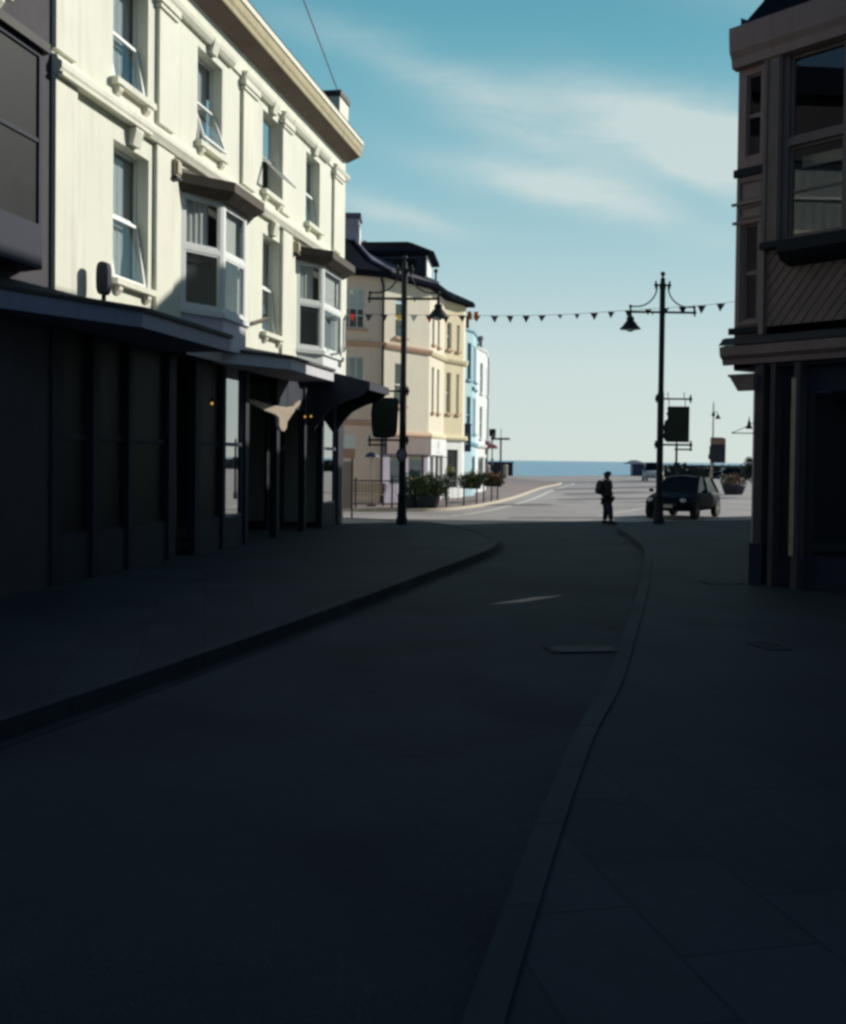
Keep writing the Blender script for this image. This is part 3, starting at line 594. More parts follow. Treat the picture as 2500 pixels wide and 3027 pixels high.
# ================================================================== BLUE HOUSE, WHITE HOUSE, PALE HOUSE
def townhouse(name,label,pts,h,wm,tm,rm,loc,wins,base_m,roofdz=1.4):
    r=thing(name,label,'house',loc)
    for i in range(len(pts)-1):
        t=frame(pts[i],pts[i+1],1); hs=wins.get(i,[])
        MB(t).wall(0,t.L,2.9,h,hs,.14).build('wall',wm,r)
        MB(t).wall(0,t.L,0,2.9,[(.25,t.L-.3,.5,2.2)] if t.L>1.6 else [],.14).build('wall',base_m,r)
        if t.L>1.6:
            f=MB(t).rect_frame(.25,t.L-.3,.5,2.2,.07,-.12,-.05,mull=1).build('window',tm,r); MB(t).poly(((.25,-.08,.5),(t.L-.3,-.08,.5),(t.L-.3,-.08,2.2),(.25,-.08,2.2))).build('pane','glass',f)
        for w_ in hs: window(r,t,*w_,dep=.12,fr=tm,sill=tm,brk=False,w=.05)
        MB(t).extr([(0,2.75),(.12,2.75),(.16,2.9),(0,2.95)],0,t.L).build('string_course',tm,r)
        MB(t).extr([(0,h-.10),(.06,h-.08),(.09,h),(.09,h+.05),(0,h+.05)],-.02,t.L+.02).build('eaves',tm,r)
    A,B=pts[0],pts[-1]
    MB().poly(((A[0]-9,A[1]+.5,0),(A[0],A[1],0),(A[0],A[1],h),(A[0]-9,A[1]+.5,h))).poly(((B[0]-9,B[1]+.5,0),(B[0],B[1],0),(B[0],B[1],h),(B[0]-9,B[1]+.5,h))).build('wall',wm,r)
    MB().poly(((A[0]+.1,A[1]-.1,h+.06),(B[0]+.1,B[1]+.1,h+.06),(B[0]-4.5,B[1],h+roofdz),(A[0]-4.5,A[1],h+roofdz))).poly(((A[0]-9,A[1],h),(B[0]-9,B[1],h),(B[0]-4.5,B[1],h+roofdz),(A[0]-4.5,A[1],h+roofdz))).poly(((A[0]+.1,A[1]-.1,h+.1),(A[0]-4.5,A[1],h+roofdz),(A[0]-9,A[1],h))).build('roof',rm,r)
    MB().box(A[0]-8,A[0]-.6,A[1]+1.2,B[1]-.5,.1,h-.2).build('interior','dark',r)
    return r
bh=townhouse('blue_house','pale blue narrow house with bays between the yellow corner bay and the white house',[(2.05,52.75),(2.12,53.0),(2.55,54.0),(2.85,56.2),(2.6,57.0),(3.05,59.4)],8.75,'blue','bluetrim','brown',(2.1,52.6,0),
 {1:[(.25,.85,6.2,8.1),(.25,.85,3.4,5.3)],2:[(.3,.9,6.2,8.1),(1.25,1.9,6.2,8.1),(.3,.9,3.4,5.3),(1.25,1.9,3.4,5.3)],4:[(.7,1.5,6.2,8.1),(.7,1.5,3.4,5.3)]},'blue',.5)
c_=MB().box(1.3,2.3,53.5,54.6,8.8,9.5).build('chimney','brown',bh)
for x in(1.9,2.25,2.6): MB().lathe(x+.1,54.1,[(.12,9.4),(.14,9.45),(.11,9.75),(.13,9.8)],10).build('chimney_pot','orange',c_)
MB(frame((2.55,54.0),(2.85,56.2),1)).extr([(0,5.9),(.12,5.82),(.12,5.72),(0,5.7)],0,2.2).build('bay_hood','bluetrim',bh)
wh=townhouse('white_house','tall narrow white rendered house with shallow gable next to the blue house',[(3.05,59.4),(3.2,60.6),(3.75,62.6),(4.35,69)],8.6,'whitew','white','slatelit',(3.1,60,0),
 {1:[(.5,1.2,6.0,7.8),(.5,1.2,3.3,5.2)],2:[(1.2,1.9,6.0,7.8),(3.6,4.3,6.0,7.8),(1.2,1.9,3.3,5.2),(3.6,4.3,3.3,5.2)]},'whitew',1.8)
MB().lathe(3.3,61,[(.14,8.7),(.14,9.1),(.2,9.15),(.2,9.35)],8).build('chimney_pot','chim',wh)
MB(frame((3.75,62.6),(4.35,69),1)).tube([(2.6,.08,.1),(2.6,.08,8.5)],.05,6).build('drainpipe','grey',wh)
MB(frame((3.75,62.6),(4.35,69),1)).extr([(0,3.2),(.7,2.9),(.7,2.75),(0,2.75)],0.6,5).build('canopy','pinkshut',wh)
ph=townhouse('seaside_house','small pale house farthest along the terrace with low slate roof',[(4.35,72),(5.0,80),(5.1,82)],6.8,'whitew','stone','slatelit',(4.5,74,0),{0:[(2,3,4.2,6),(5,6,4.2,6)]},'stone',1.3)
# navy hanging banner with pale arc and two short text bars (lettering too small to read in the photo)
t=thing('shop_banner','tall navy banner sign with pale arc lettering on the blue house','sign',(2.2,52.3,2.4))
tf=lambda a,b,c:(1.95+a,53.15-.3+a*.25+b,c)
MB(tf).box(0,.50,-.03,.03,2.42,3.80).build('panel','navysign',t)
mb=MB(tf)
for k in range(8):
    a0=math.pi*(.1+.8*k/8);a1=math.pi*(.1+.8*(k+1)/8)
    mb.poly(((.25+.17*math.cos(a0),-.034,3.18+.17*math.sin(a0)),(.25+.17*math.cos(a1),-.034,3.18+.17*math.sin(a1)),(.25+.14*math.cos(a1),-.034,3.18+.14*math.sin(a1)),(.25+.14*math.cos(a0),-.034,3.18+.14*math.sin(a0))))
mb.box(.12,.38,-.036,-.031,2.98,3.03).box(.12,.38,-.036,-.031,2.80,2.86); mb.build('lettering','gold',t)
MB(tf).box(-.06,.56,-.02,.02,3.80,3.85).tube([(.25,0,3.85),(.25,.5,3.95)],.02,5).build('bracket','iron',t)
t=thing('wall_lamp','dark bracket lamp standing out from the white house wall over its canopy','wall lamp',(4.1,67,3.2))
MB().tube([(4.0,66,3.2),(4.45,66,3.2),(4.5,66,3.35)],.03,6).build('arm','iron',t); MB().lathe(4.5,66,[(.08,3.3),(.2,3.35),(.1,3.6),(.03,3.75)],10).build('shade','iron',t)

# ================================================================== STREET LAMPS (mirrored pair)
def make_lamp(x,y,sg,label,rz):
    t=thing('street_lamp',label,'street lamp',(x,y,0),rz,'tall black ornamental street lamps')
    def L(): m=MB(lambda a,b,c:(a*sg,b,c)); m.local=True; return m
    L().lathe(0,0,[(.17,.0),(.17,.25),(.14,.35),(.125,.9),(.14,.95),(.105,1.02),(.10,2.6),(.10,4.1),(.085,4.2),(.085,7.3),(.10,7.32),(.10,7.45),(.075,7.5),(.07,7.62),(.03,7.68)],18).build('pole','iron',t,smooth=False)
    L().ball((0,0,7.77),.075,12).lathe(0,0,[(.025,7.64),(.025,7.72)],8).build('finial','iron',t,smooth=True)
    def arm(z,x0,x1,r=.03,ends=True,name='arm'):
        m=L().tube([(x0,0,z),(x1,0,z)],r,8)
        for e in((x0,x1) if ends else (x1,)):
            m.ball((e,0,z),.06,8); m.lathe(e,0,[(.02,z+.04),(.035,z+.08),(.01,z+.14)],8)
            m.lathe(e,0,[(.01,z-.13),(.03,z-.08),(.02,z-.04)],8)
        m.build(name,'iron',t)
    arm(7.43,-.21,.21,name='cross_arm')
    arm(6.60,-.98,1.0,.035)
    for s in(-1,1):
        pts=[]
        for k in range(13):
            a=R(90*k/12); pts.append((s*(.17+.62*(1-math.cos(a))),0,7.40-.62*math.sin(a)*1.02))
        pts=[(s*.17,0,7.43)]+pts+[(s*.98,0,6.765)]
        L().tube(pts,.022,8).ball((s*.98,0,6.77),.055,8).build('scroll','iron',t)
        L().tube([(s*.98,0,6.6),(s*.98,0,6.77)],.02,6).build('strut','iron',t)
    ln=L().lathe(-.98,0,[(.02,6.58),(.05,6.52),(.05,6.46),(.11,6.44),(.12,6.36),(.10,6.34),(.14,6.30),(.20,6.22),(.24,6.16),(.31,6.10),(.32,6.07),(.27,6.08)],20).build('lantern','iron',t,smooth=False)
    L().ball((-.98,0,6.06),.13,12,(1,1,.6)).build('lens','lens',ln,smooth=True)
    arm(3.95,-.13,.92,.026); arm(2.54,-.13,.95,.03,name='lower_arm')
    m=L()
    for xx in(.22,.72): m.tube([(xx,0,3.95),(xx,0,4.15)],.012,6)
    m.tube([(.45,0,2.40),(.95,0,2.40)],.025,8).ball((.95,0,2.40),.05,8).tube([(.45,0,2.40)]+[(.45-.34*math.sin(R(a)),0,2.06+.34*math.cos(R(a))) for a in range(0,91,10)]+[(.10,0,1.85)],.022,8)
    m.build('bracket','iron',t)
    L().tube([(-.30,0,6.60),(-.30,0,6.52)],.02,6).build('hook','iron',t)
    return t
lampL=make_lamp(-.60,29.46,-1,'tall black ornamental lamp in front of the cream corner house, lantern on its right',R(-1.5))
lampR=make_lamp(7.28,31.5,1,'tall black ornamental lamp near the parked car against the sky, lantern on its left',R(1.0))
def hang_sign(x,y,sg,label,rnd):
    t=thing('hanging_sign',label,'sign',(x,y,2.6),0,'dark hanging signs on the lamp brackets')
    def L(): m=MB(lambda a,b,c:(a*sg,b,c-2.6)); m.local=True; return m
    if rnd: pr=[(.16,2.78),(.22,2.64),(.40,2.60),(.78,2.60),(.86,2.66),(.90,2.9),(.92,3.3),(.88,3.62),(.80,3.76),(.20,3.76),(.12,3.70)]
    else: pr=[(.15,2.66),(.22,2.62),(.88,2.62),(.88,3.72),(.24,3.72),(.20,3.66),(.22,3.55),(.17,3.50),(.22,3.42),(.21,3.32),(.14,3.28),(.10,3.1),(.11,2.9),(.09,2.78)]
    L().extr(pr,-.035,.035,axis=1).build('panel','shop',t,bevel=.01)
    mx=.5;mz=3.18
    L().extr([((p[0]-mx)*.86+mx,(p[1]-mz)*.9+mz) for p in pr],-.042,-.036,axis=1).build('face','darkgreen',t)
    m=L()
    for xx in(.25,.75): m.tube([(xx,0,3.72),(xx,0,3.93)],.012,6)
    m.build('chain','iron',t)
hang_sign(-.60,29.44,-1,'dark hanging sign with rounded foot under the left lamp bracket',True)
hang_sign(7.28,31.48,1,'dark square topped hanging sign under the right lamp bracket, seen against the sky',False)
t=thing('round_plaque','small round plaque strapped to the left lamp post below its sign','sign',(-.62,29.3,1.9))
mb=MB(lambda a,b,c:(-.62+a,29.30+b,c)); mb.extr([(.16*math.cos(6.283*k/20),2.12+.2*math.sin(6.283*k/20)) for k in range(20)],-.02,.02,axis=1).build('disc','taupe',t)
mb=MB(lambda a,b,c:(-.62+a,29.277+b,c)); mb.extr([(.10*math.cos(6.283*k/8),2.12+.13*math.sin(6.283*k/8)) for k in range(8)],-.006,.0,axis=1).build('emblem','grey',t)

# ================================================================== BUNTING
t=thing('bunting','string of coloured pennants sagging across the street between the buildings','bunting',(3,32.4,6.3))
xs=[(1010,928,33.0),(1205,932,32.9),(1460,937,32.6),(1653,933,32.3),(1852,922,32.0),(2014,912,31.8),(2155,900,31.5),(2300,886,31.3)]
W=[(-2.68,33,6.64),(-.45,32.9,6.60),(2.19,32.6,6.56),(4.23,32.3,6.58),(6.28,32.0,6.70),(7.94,31.85,6.80),(9.33,31.6,6.93),(10.9,31.3,7.2)]
sp=smooth_path([(w[0],w[2]) for w in W],8)
def sy(x): return 33-(x+2.68)*.125
MB().tube([(x,sy(x),z) for x,z in sp],.008,4).build('string','iron',t)
def zat(x):
    for (x0,z0),(x1,z1) in zip(sp,sp[1:]):
        if x0<=x<=x1: return z0+(z1-z0)*(x-x0)/(x1-x0)
fl=[(1042,'red',1),(1092,'black',1),(1137,'black',.9),(1183,'yel',1),(1226,'wht',1),(1272,'red',1.1),(1320,'black',1.1),(1367,'black',.9),(1412,'ora',.9),(1460,'pur',1),(1506,'mar',1),(1554,'black',1),(1601,'black',.9),(1653,'pur',.55),(1703,'pur',.7),(1753,'mar',1),(1802,'black',.9),(1852,'black',.9),(1909,'red',.8),(1958,'black',.9),(2014,'black',1),(2070,'black',1.15),(2125,'black',1.1)]
for px,c,k in fl:
    x=-2.68+(px-1010)*.01077 if px<1460 else (2.19+(px-1460)*.01052 if px<2014 else 7.94+(px-2014)*.0103)
    z=zat(x);w=.125*k**.5;h=.23*k;tw=random.uniform(-.5,.5);lean=random.uniform(-.03,.03)
    mb=MB(); y=sy(x); dx=math.cos(tw)*w;dy=math.sin(tw)*w
    mb.poly(((x-dx,y-dy,z-.005),(x,y-.01,z-.012),(x+lean,y+.03,z-h),)).poly(((x,y-.01,z-.012),(x+dx,y+dy,z-.005),(x+lean,y+.03,z-h)))
    o=mb.build('pennant',c,t); md=o.modifiers.new('thick','SOLIDIFY'); md.thickness=.006

# ================================================================== RAILINGS, PLANTERS, SMALL STREET ITEMS
def railing(name,label,pts,h=1.05,base=.09,pitch=.12,m='iron',loc=None):
    t=thing(name,label,'railing',(pts[0][0],pts[0][1],base))
    mb=MB()
    for a,b in zip(pts,pts[1:]):
        mb.tube([(a[0],a[1],base+h),(b[0],b[1],base+h)],.025,6); mb.tube([(a[0],a[1],base+.15),(b[0],b[1],base+.15)],.02,6)
    mb.build('rail',m,t)
    mb=MB()
    for a,b in zip(pts,pts[1:]):
        l=math.hypot(b[0]-a[0],b[1]-a[1]); n=int(l/pitch)
        for k in range(1,n): x=a[0]+(b[0]-a[0])*k/n;y=a[1]+(b[1]-a[1])*k/n; mb.tube([(x,y,base+.15),(x,y,base+h)],.009,4)
    mb.build('bars',m,t)
    for p in pts: MB().tube([(*p,base),(*p,base+h+.06)],.035,8).ball((*p,base+h+.08),.045,8).build('post',m,t)
    return t
railing('pedestrian_railing','black bar railing before the shade-tinted wall left of the flower tub',[(-3.9,39.3),(-2.6,39.6),(-1.2,39.9),(-.65,40.05)])
railing('pedestrian_railing','black railing on the kerb carrying the green and yellow planter',[(.95,41.1),(1.7,42.4),(2.35,44.6)],pitch=.4)
railing('pedestrian_railing','black railing farther along the kerb carrying the rust coloured planter',[(2.75,46.2),(3.2,47.6),(3.6,49.2)],pitch=.45)
def planter(name,label,c,r,mix,n,tub=None,size=.07):
    t=thing(name,label,'planter',(c[0],c[1],c[2]-r[2]))
    mbs=[(MB(),w,m) for m,w in mix]
    foliage([(a,b) for a,b,_ in mbs],c,*r,n,size)
    for k in range(n//14):   # trailing sprigs beyond the mound
        a=random.uniform(0,6.28); p=(c[0]+r[0]*math.cos(a)*1.05,c[1]+r[1]*math.sin(a),c[2]+random.uniform(-.8,.9)*r[2])
        foliage([(mbs[0][0],1)],p,.1,.1,.14,8,size)
    for a,_,m in mbs: a.build('flowers' if m!='leaf' else 'leaves',m,t)
    if tub: tub(t)
    return t
def tubA(t):
    MB().lathe(.12,40.2,[(.42,.09),(.5,.12),(.55,.55),(.6,.6),(.5,.6)],16).build('tub','iron',t)
    MB().lathe(-.55,40.1,[(.3,.09),(.35,.12),(.38,.45),(.42,.5)],14).build('tub','iron',t)
planter('flower_tub','wide dark leafy flower tub with yellow edges in front of the shop corner',(.12,40.2,.90),(.80,.45,.52),[('leaf',6),('leafy',1)],3200,tubA)
def boxp(x,y):
    return lambda t:MB().box(x-.38,x+.38,y-.18,y+.18,.78,1.0).build('trough','iron',t)
planter('flower_planter','railing planter with green leaves and yellow flowers',(2.05,43.2,1.15),(.46,.35,.32),[('leaf',5),('leafy',2),('pinkleaf',1)],1400,boxp(2.05,43.2))
planter('flower_planter','railing planter with dense rust coloured flowers beyond the yellow one',(3.25,47.4,1.15),(.42,.35,.28),[('leaf',2),('redleaf',3),('pinkleaf',2)],1200,boxp(3.25,47.4))
planter('flower_planter','round ground planter with rust flowers at the right beyond the parked car',(19.75,65,.85),(.75,.6,.5),[('leaf',3),('redleaf',3),('pinkleaf',1)],900,lambda t:MB().lathe(19.75,65,[(.5,.0),(.6,.1),(.75,.55),(.7,.6)],16).build('tub','seawall',t),.09)
# pale bench / crate behind railing
t=thing('bench','pale slatted bench behind the black railing against the shade-tinted wall','bench',(-2.4,41.6,.09))
mb=MB()
for k in range(4): mb.box(-3.2,-1.5,41.45+k*.12,41.53+k*.12,.52,.55)
mb.build('seat','wood',t); mb=MB()
for k in range(4): mb.box(-3.2,-1.5,41.96,41.99,.62+k*.1,.69+k*.1)
mb.build('backrest','wood',t)
for x in(-3.1,-1.65): MB().box(x,x+.06,41.45,41.52,.09,.52).build('leg','iron',t); MB().box(x,x+.06,41.92,41.958,.09,1.0).build('leg','iron',t)
# blue parasol-like sign
t=thing('small_parasol','small navy flat parasol on a thin post before the shade-tinted wall','parasol',(-2.05,41,.09))
MB().tube([(-2.05,41,.09),(-2.05,41,2.1)],.025,8).build('pole','grey',t)
MB().lathe(-2.05,41,[(.30,2.06),(.27,2.12),(.18,2.22),(.02,2.27)],12).build('canopy','navy',t)
MB().lathe(-2.05,41,[(.2,.09),(.2,.14),(.05,.16)],12).build('base','iron',t)
# signboard with brown top between the shop corner and shade-tinted wall
t=thing('framed_sign','brown topped framed sign board standing by the far corner of the cream building','sign',(-2.6,34.5,.12))
for x in(-2.80,-2.42): MB().box(x,x+.06,34.47,34.53,.0,2.0).build('leg','shop',t)
MB().box(-2.92,-2.3,34.44,34.46,2.0,2.3).box(-2.92,-2.3,34.46,34.54,2.28,2.33).build('header','brown',t)
MB().box(-2.74,-2.42,34.49,34.51,.3,1.9).build('panel','taupe',t)

# ================================================================== PROMENADE
t=thing('sea_wall','low dark sea wall left of the opening to the beach','wall',(3,134,0))
MB().box(-40,11.6,132.2,133.0,0,1.65).build('wall','seawall',t); MB().box(-40,11.7,132.1,133.1,1.65,1.8).build('coping','seawall',t)
t=thing('sea_wall','low dark sea wall right of the opening, behind the cars','wall',(60,149,0))
MB().box(30.6,140,149,149.8,0,1.5).build('wall','seawall',t); MB().box(30.5,140,148.9,149.9,1.5,1.65).build('coping','seawall',t)
t=thing('kiosk','small dark hut with overhanging roof at the right end of the sea opening','hut',(30.6,147,0))
MB().box(29.9,31.4,146,147.6,0,1.7).build('wall','navy',t); MB().prism([(29.0,145.4),(31.8,145.4),(31.8,148),(29.0,148)],1.7,1.85).prism([(29.2,145.6),(31.6,145.6),(31.6,147.8),(29.2,147.8)],1.852,2.25,[(29.9,146.2),(30.5,146.2),(30.5,147.2),(29.9,147.2)]).build('roof','chim',t)
t=thing('beach_shelter','flat topped shelter on a single post above the left sea wall','shelter',(9.45,125,0))
MB().tube([(9.45,125,0),(9.45,125,4.5)],.11,8).build('post','iron',t); MB().box(8.4,10.5,124.4,125.6,4.5,4.72).build('roof','navy',t)
MB().tube([(9.45,125,4.7),(9.45,125,5.9)],.04,6).build('mast','iron',t)
t=thing('traffic_sign','square black sign on a thin pole left of the shelter','sign',(7.4,110,0))
MB().tube([(7.4,110,0),(7.4,110,4.7)],.06,8).build('pole','iron',t); MB().box(7.05,7.75,109.9,110,4.55,5.35).build('panel','iron',t)
MB().box(7.28,7.52,109.85,109.93,1.5,2.2).build('plate','grey',t)
for x,y,lab in((6.3,100,'pale stone bollard nearest the house end of the promenade'),(8.7,108,'pale stone bollard by the traffic sign pole')):
    t=thing('bollard',lab,'bollard',(x,y,.09),0,'pale bollards on the promenade')
    MB().lathe(x,y,[(.22,.09),(.25,.2),(.22,1.2),(.28,1.3),(.2,1.5),(.05,1.6)],12).build('shaft','stone',t); MB().lathe(x,y,[(.3,.085),(.3,.15)],12).build('base','stone',t)
def lantern_post():
    t=thing('promenade_lamp','slender lamp post with small hanging lantern at the right behind the brown board','street lamp',(15.55,55,0))
    MB().lathe(15.55,55,[(.08,0),(.07,.8),(.04,1.2),(.03,5.1),(.01,5.3)],8).build('pole','iron',t)
    MB().tube([(15.55,55,4.7),(15.75,55,4.75),(15.8,55,4.6)],.02,6).build('arm','iron',t)
    MB().lathe(15.8,55,[(.03,4.6),(.1,4.5),(.15,4.36),(.1,4.36)],10).build('lantern','iron',t)
    MB().lathe(15.55,55,[(.08,4.5),(.1,4.6),(.03,4.75)],8).build('collar','iron',t)
lantern_post()
t=thing('information_board','brown topped dark information board on a timber post before the sea wall','sign',(15.8,54,0))
pr=[(.0,2.0),(.78,2.0),(.78,3.2),(.70,3.3),(.60,3.34),(.0,3.34),(.0,2.9),(-.05,2.85),(-.05,2.5),(-.1,2.4),(-.1,2.2),(0,2.15)]
MB(lambda a,b,c:(15.15+a,54+b,c)).extr(pr,-.05,.05,axis=1).build('panel','seawall',t)
MB(lambda a,b,c:(15.15+a,53.94+b,c)).box(.02,.76,-.01,.0,2.98,3.3).build('header','brown',t)
MB().box(15.20,15.30,54.06,54.16,0,3.0).build('post','wood',t)
t=thing('sign_post','plain thin dark post standing behind the right lamp','post',(11.13,45,0))
MB().lathe(11.13,45,[(.09,0),(.09,.3),(.055,.35),(.05,2.8),(.02,2.9)],8).build('shaft','iron',t); MB().box(11.0,11.26,44.93,44.95,1.6,2.0).build('plate','iron',t)
t=thing('shrub','round dark shrub at the right edge beyond the planter','shrub',(19.6,60,0))
mb=MB(); foliage([(mb,1)],(19.7,60,1.75),.95,.8,.75,1500,.12); foliage([(mb,1)],(19.2,60,1.4),.5,.6,.5,500,.12); mb.build('crown','darkgreen',t)
MB().tube([(19.7,60,0),(19.65,60,.6),(19.75,60,1.4)],[.1,.08,.05],8).build('trunk','hood',t)
t=thing('hedge','low dark hedge against the right sea wall','hedge',(45,140,0))
mb=MB()
for k in range(26): foliage([(mb,1)],(31+k*1.5,141+random.uniform(-.5,.5),.7+random.uniform(0,.35)),1.1,1,.9,90,.35)
mb.build('foliage','darkgreen',t)
MB().box(30.5,68,140.8,141.2,0,.9).build('stems','darkgreen',t)

# ================================================================== RIGHT TIMBER BUILDING
RA=(4.93,16.35); rd=(.66,-.75); l=math.hypot(*rd); rd=(rd[0]/l,rd[1]/l)
FR=frame(RA,(RA[0]+rd[0],RA[1]+rd[1]),-1)
if FR(0,1,0)[0]>RA[0]: FR=frame(RA,(RA[0]+rd[0],RA[1]+rd[1]),1)
rb=thing('timber_building','dark mauve timber building with diagonal boarding at the right edge','building',(RA[0],RA[1],0))
hR=[(.14,.40,6.82,8.1),(.14,.38,4.25,5.75)]
mb=MB(FR).wall(0,.50,3.86,8.3,hR,.10); mb.build('wall','mauve',rb)
for a,b,c,d in hR: window(rb,FR,a,b,c,d,dep=.09,fr='mauve',curt=None,sill=None,w=.03)
MB(FR).box(-.03,.50,.0,.06,6.52,6.64).build('sill','iron',rb)
for z0,z1 in((6.12,6.45),(5.84,6.06)):  # recessed panels
    MB(FR).rect_frame(.04,.47,z0,z1,.04,.001,.03).build('panel','taupe',rb)
MB(FR).box(-.05,.50,0.03,.07,6.07,6.11).build('moulding','mauve',rb); MB(FR).box(-.04,.5,.0,.05,5.78,5.82).build('moulding','mauve',rb)
MB(FR).rect_frame(.06,.46,4.18,5.80,.04,.001,.035).build('architrave','mauve',rb)
MB(FR).box(-.06,.50,.0,.08,4.04,4.14).build('sill','iron',rb)
MB(FR).box(.50,.80,-.1,.10,5.35,8.25).box(.53,.57,.10,.12,5.35,8.2).box(.72,.77,.10,.12,5.35,8.2).build('post','taupe',rb)
MB(FR).wall(.80,5.0,5.35,8.3,[(.88,1.75,6.95,8.2),(.88,1.75,5.45,6.83),(2.2,3.4,5.6,8.0)],.12,o=.02).build('wall','taupe',rb)
for a,b,c,d in((.88,1.75,6.95,8.2),(.88,1.75,5.45,6.83),(2.2,3.4,5.6,8.0)): window(rb,FR,a,b,c,d,dep=.10,fr='taupe',curt=None,sill=None,w=.045,split=False,trans=1 if c<6 else 0)
MB(FR).box(.95,1.7,-.30,-.28,6.55,6.72).build('blind','tan',rb)  # tan slab standing in for a yellow reflection, not a blind
# diagonal boarding panel: individual boards with grooves
bdm=MB(FR)
a0,a1,z0,z1=.55,5.0,4.12,5.33
bdm.poly(((a0,.01,z0),(a1,.01,z0),(a1,.01,z1),(a0,.01,z1)))
k=-2.0
def clip(a,b):
    return a,b
stepb=.165
u=a0-(z1-z0)
while u<a1:
    # board between lines s = u + (z-z0)*0.85  and u+stepb-.02
    pts=[]
    sl=.80
    import itertools
    poly=[(u,z0),(u+stepb-.022,z0),(u+stepb-.022+sl*(z1-z0),z1),(u+sl*(z1-z0),z1)]
    def cl(poly,f):
        out=[]
        for i in range(len(poly)):
            p,q=poly[i],poly[(i+1)%len(poly)];fp,fq=f(p),f(q)
            if fp>=0: out.append(p)
            if (fp>=0)!=(fq>=0):
                tt=fp/(fp-fq); out.append((p[0]+(q[0]-p[0])*tt,p[1]+(q[1]-p[1])*tt))
        return out
    poly=cl(poly,lambda p:p[0]-a0)
    if len(poly)>2: poly=cl(poly,lambda p:a1-p[0])
    if len(poly)>2: bdm.extr(poly,.011,.035,axis=1)
    u+=stepb
bdm.build('boarding','board',rb)
MB(FR).box(.47,.55,-.02,.09,4.0,5.36).build('corner_board','mauve',rb)
MB(FR).box(.5,5.0,.0,.16,5.30,5.40).build('moulding','iron',rb)
MB(FR).extr([(0,5.30),(.42,5.30),(.42,5.16),(.30,5.05),(0,4.98)],.95,2.6).build('window_box','iron',rb)
# upper cornice, roof
MB(FR).extr([(0,8.2),(.14,8.22),(.16,8.35),(.22,8.45),(.24,8.7),(.24,8.82),(0,8.9)],-.04,5.1).build('cornice','mauve',rb)
# shop cornice, consoles and ground floor
MB(FR).extr([(0,3.56),(.06,3.56),(.08,3.64),(.15,3.70),(.17,3.84),(.0,3.88)],-.16,5.0).build('shop_cornice','mauve',rb)
MB(FR).extr([(0,3.882),(.18,3.862),(.06,3.98),(0,4.0)],-.17,5.0).build('flashing','lead',rb)
MB(FR).prism([(.10,.0),(.14,.10),(.42,.10),(.42,0)],3.14,3.36,[(.0,0),(.02,.14),(.44,.14),(.44,0)]).prism([(-.02,0),(.0,.16),(.46,.16),(.46,0)],3.362,3.40).build('console','mauve',rb)
for a,b in((.40,.54),(.66,.74),(1.05,1.15),(2.4,2.6),(4.6,4.9)): MB(FR).box(a,b,-.2,.02,0.1,3.56).build('pier','darktaupe',rb)
MB(FR).box(.36,.58,-.2,.05,.1,.75).build('plinth','shop',rb)
MB(FR).box(.54,5.0,-.25,-.2,.1,.6).build('stall_riser','shop',rb); MB(FR).box(.42,5,-.25,-.2,3.1,3.56).box(.3,5,-.24,-.02,3.5,3.558).build('fascia','shop',rb)
MB(FR).poly(((.42,-.22,.6),(5,-.22,.6),(5,-.22,3.1),(.42,-.22,3.1))).build('pane','shopglass',rb)
MB(FR).box(1.03,1.10,.021,.05,.6,3.3).build('pale_upright','wood',rb)  # pale upright strip on the ground floor
sun_az=R(32)
S2=(math.cos(sun_az),math.sin(sun_az))
P0=FR(0,0,0); PE=FR(5,0,0); 
Q0=(P0[0]+.12,P0[1]+.35); Q1=(Q0[0]+S2[0]*13,Q0[1]+S2[1]*13)
mb=MB()
mb.poly(((P0[0],P0[1],3.5),(Q0[0],Q0[1],3.5),(Q0[0],Q0[1],8.6),(P0[0],P0[1],8.6)))
L0=FR(.42,0,0); L1=(Q0[0]+.40*1.0,Q0[1]+.25)
mb.poly(((L0[0],L0[1],0),(L1[0],L1[1],0),(L1[0],L1[1],3.6),(L0[0],L0[1],3.6)))
mb.poly(((P0[0],P0[1],3.5),(Q0[0],Q0[1],3.5),(L1[0],L1[1],3.5),(L0[0],L0[1],3.5)))
mb.poly(((Q0[0]+.4,Q0[1]+.25,0),(Q1[0],Q1[1],0),(Q1[0],Q1[1],3.5),(Q0[0]+.4,Q0[1]+.25,3.5))).poly(((Q0[0],Q0[1],3.5),(Q1[0],Q1[1],3.5),(Q1[0],Q1[1],9.2),(Q0[0],Q0[1],9.2)))
mb.poly(((PE[0],PE[1],0),(PE[0]+13,PE[1]-2,0),(PE[0]+13,PE[1]-2,9.2),(PE[0],PE[1],9.2))); mb.poly(((PE[0]+13,PE[1]-2,0),(Q1[0],Q1[1],0),(Q1[0],Q1[1],9.2),(PE[0]+13,PE[1]-2,9.2)))
mb.build('wall','taupe',rb)
MB().poly(((P0[0],P0[1],8.88),(PE[0],PE[1],8.88),(PE[0]+3,PE[1]+2.4,12.6),(P0[0]+3,P0[1]+2.4,12.6))).poly(((P0[0],P0[1],8.88),(P0[0]+3,P0[1]+2.4,12.6),(Q1[0],Q1[1],9.2),(Q0[0],Q0[1],8.9))).poly(((PE[0],PE[1],8.88),(PE[0]+13,PE[1]-2,9.2),(PE[0]+3,PE[1]+2.4,12.6))).poly(((Q1[0],Q1[1],9.2),(PE[0]+13,PE[1]-2,9.2),(PE[0]+3,PE[1]+2.4,12.6),(P0[0]+3,P0[1]+2.4,12.6))).build('roof','slate',rb)
MB(FR).box(.5,4.95,-2.6,-2.5,.1,8.6).box(.3,4.9,-2.5,-.3,3.6,3.7).box(.45,.5,-2.5,-.21,.1,8.6).build('interior','dark',rb)
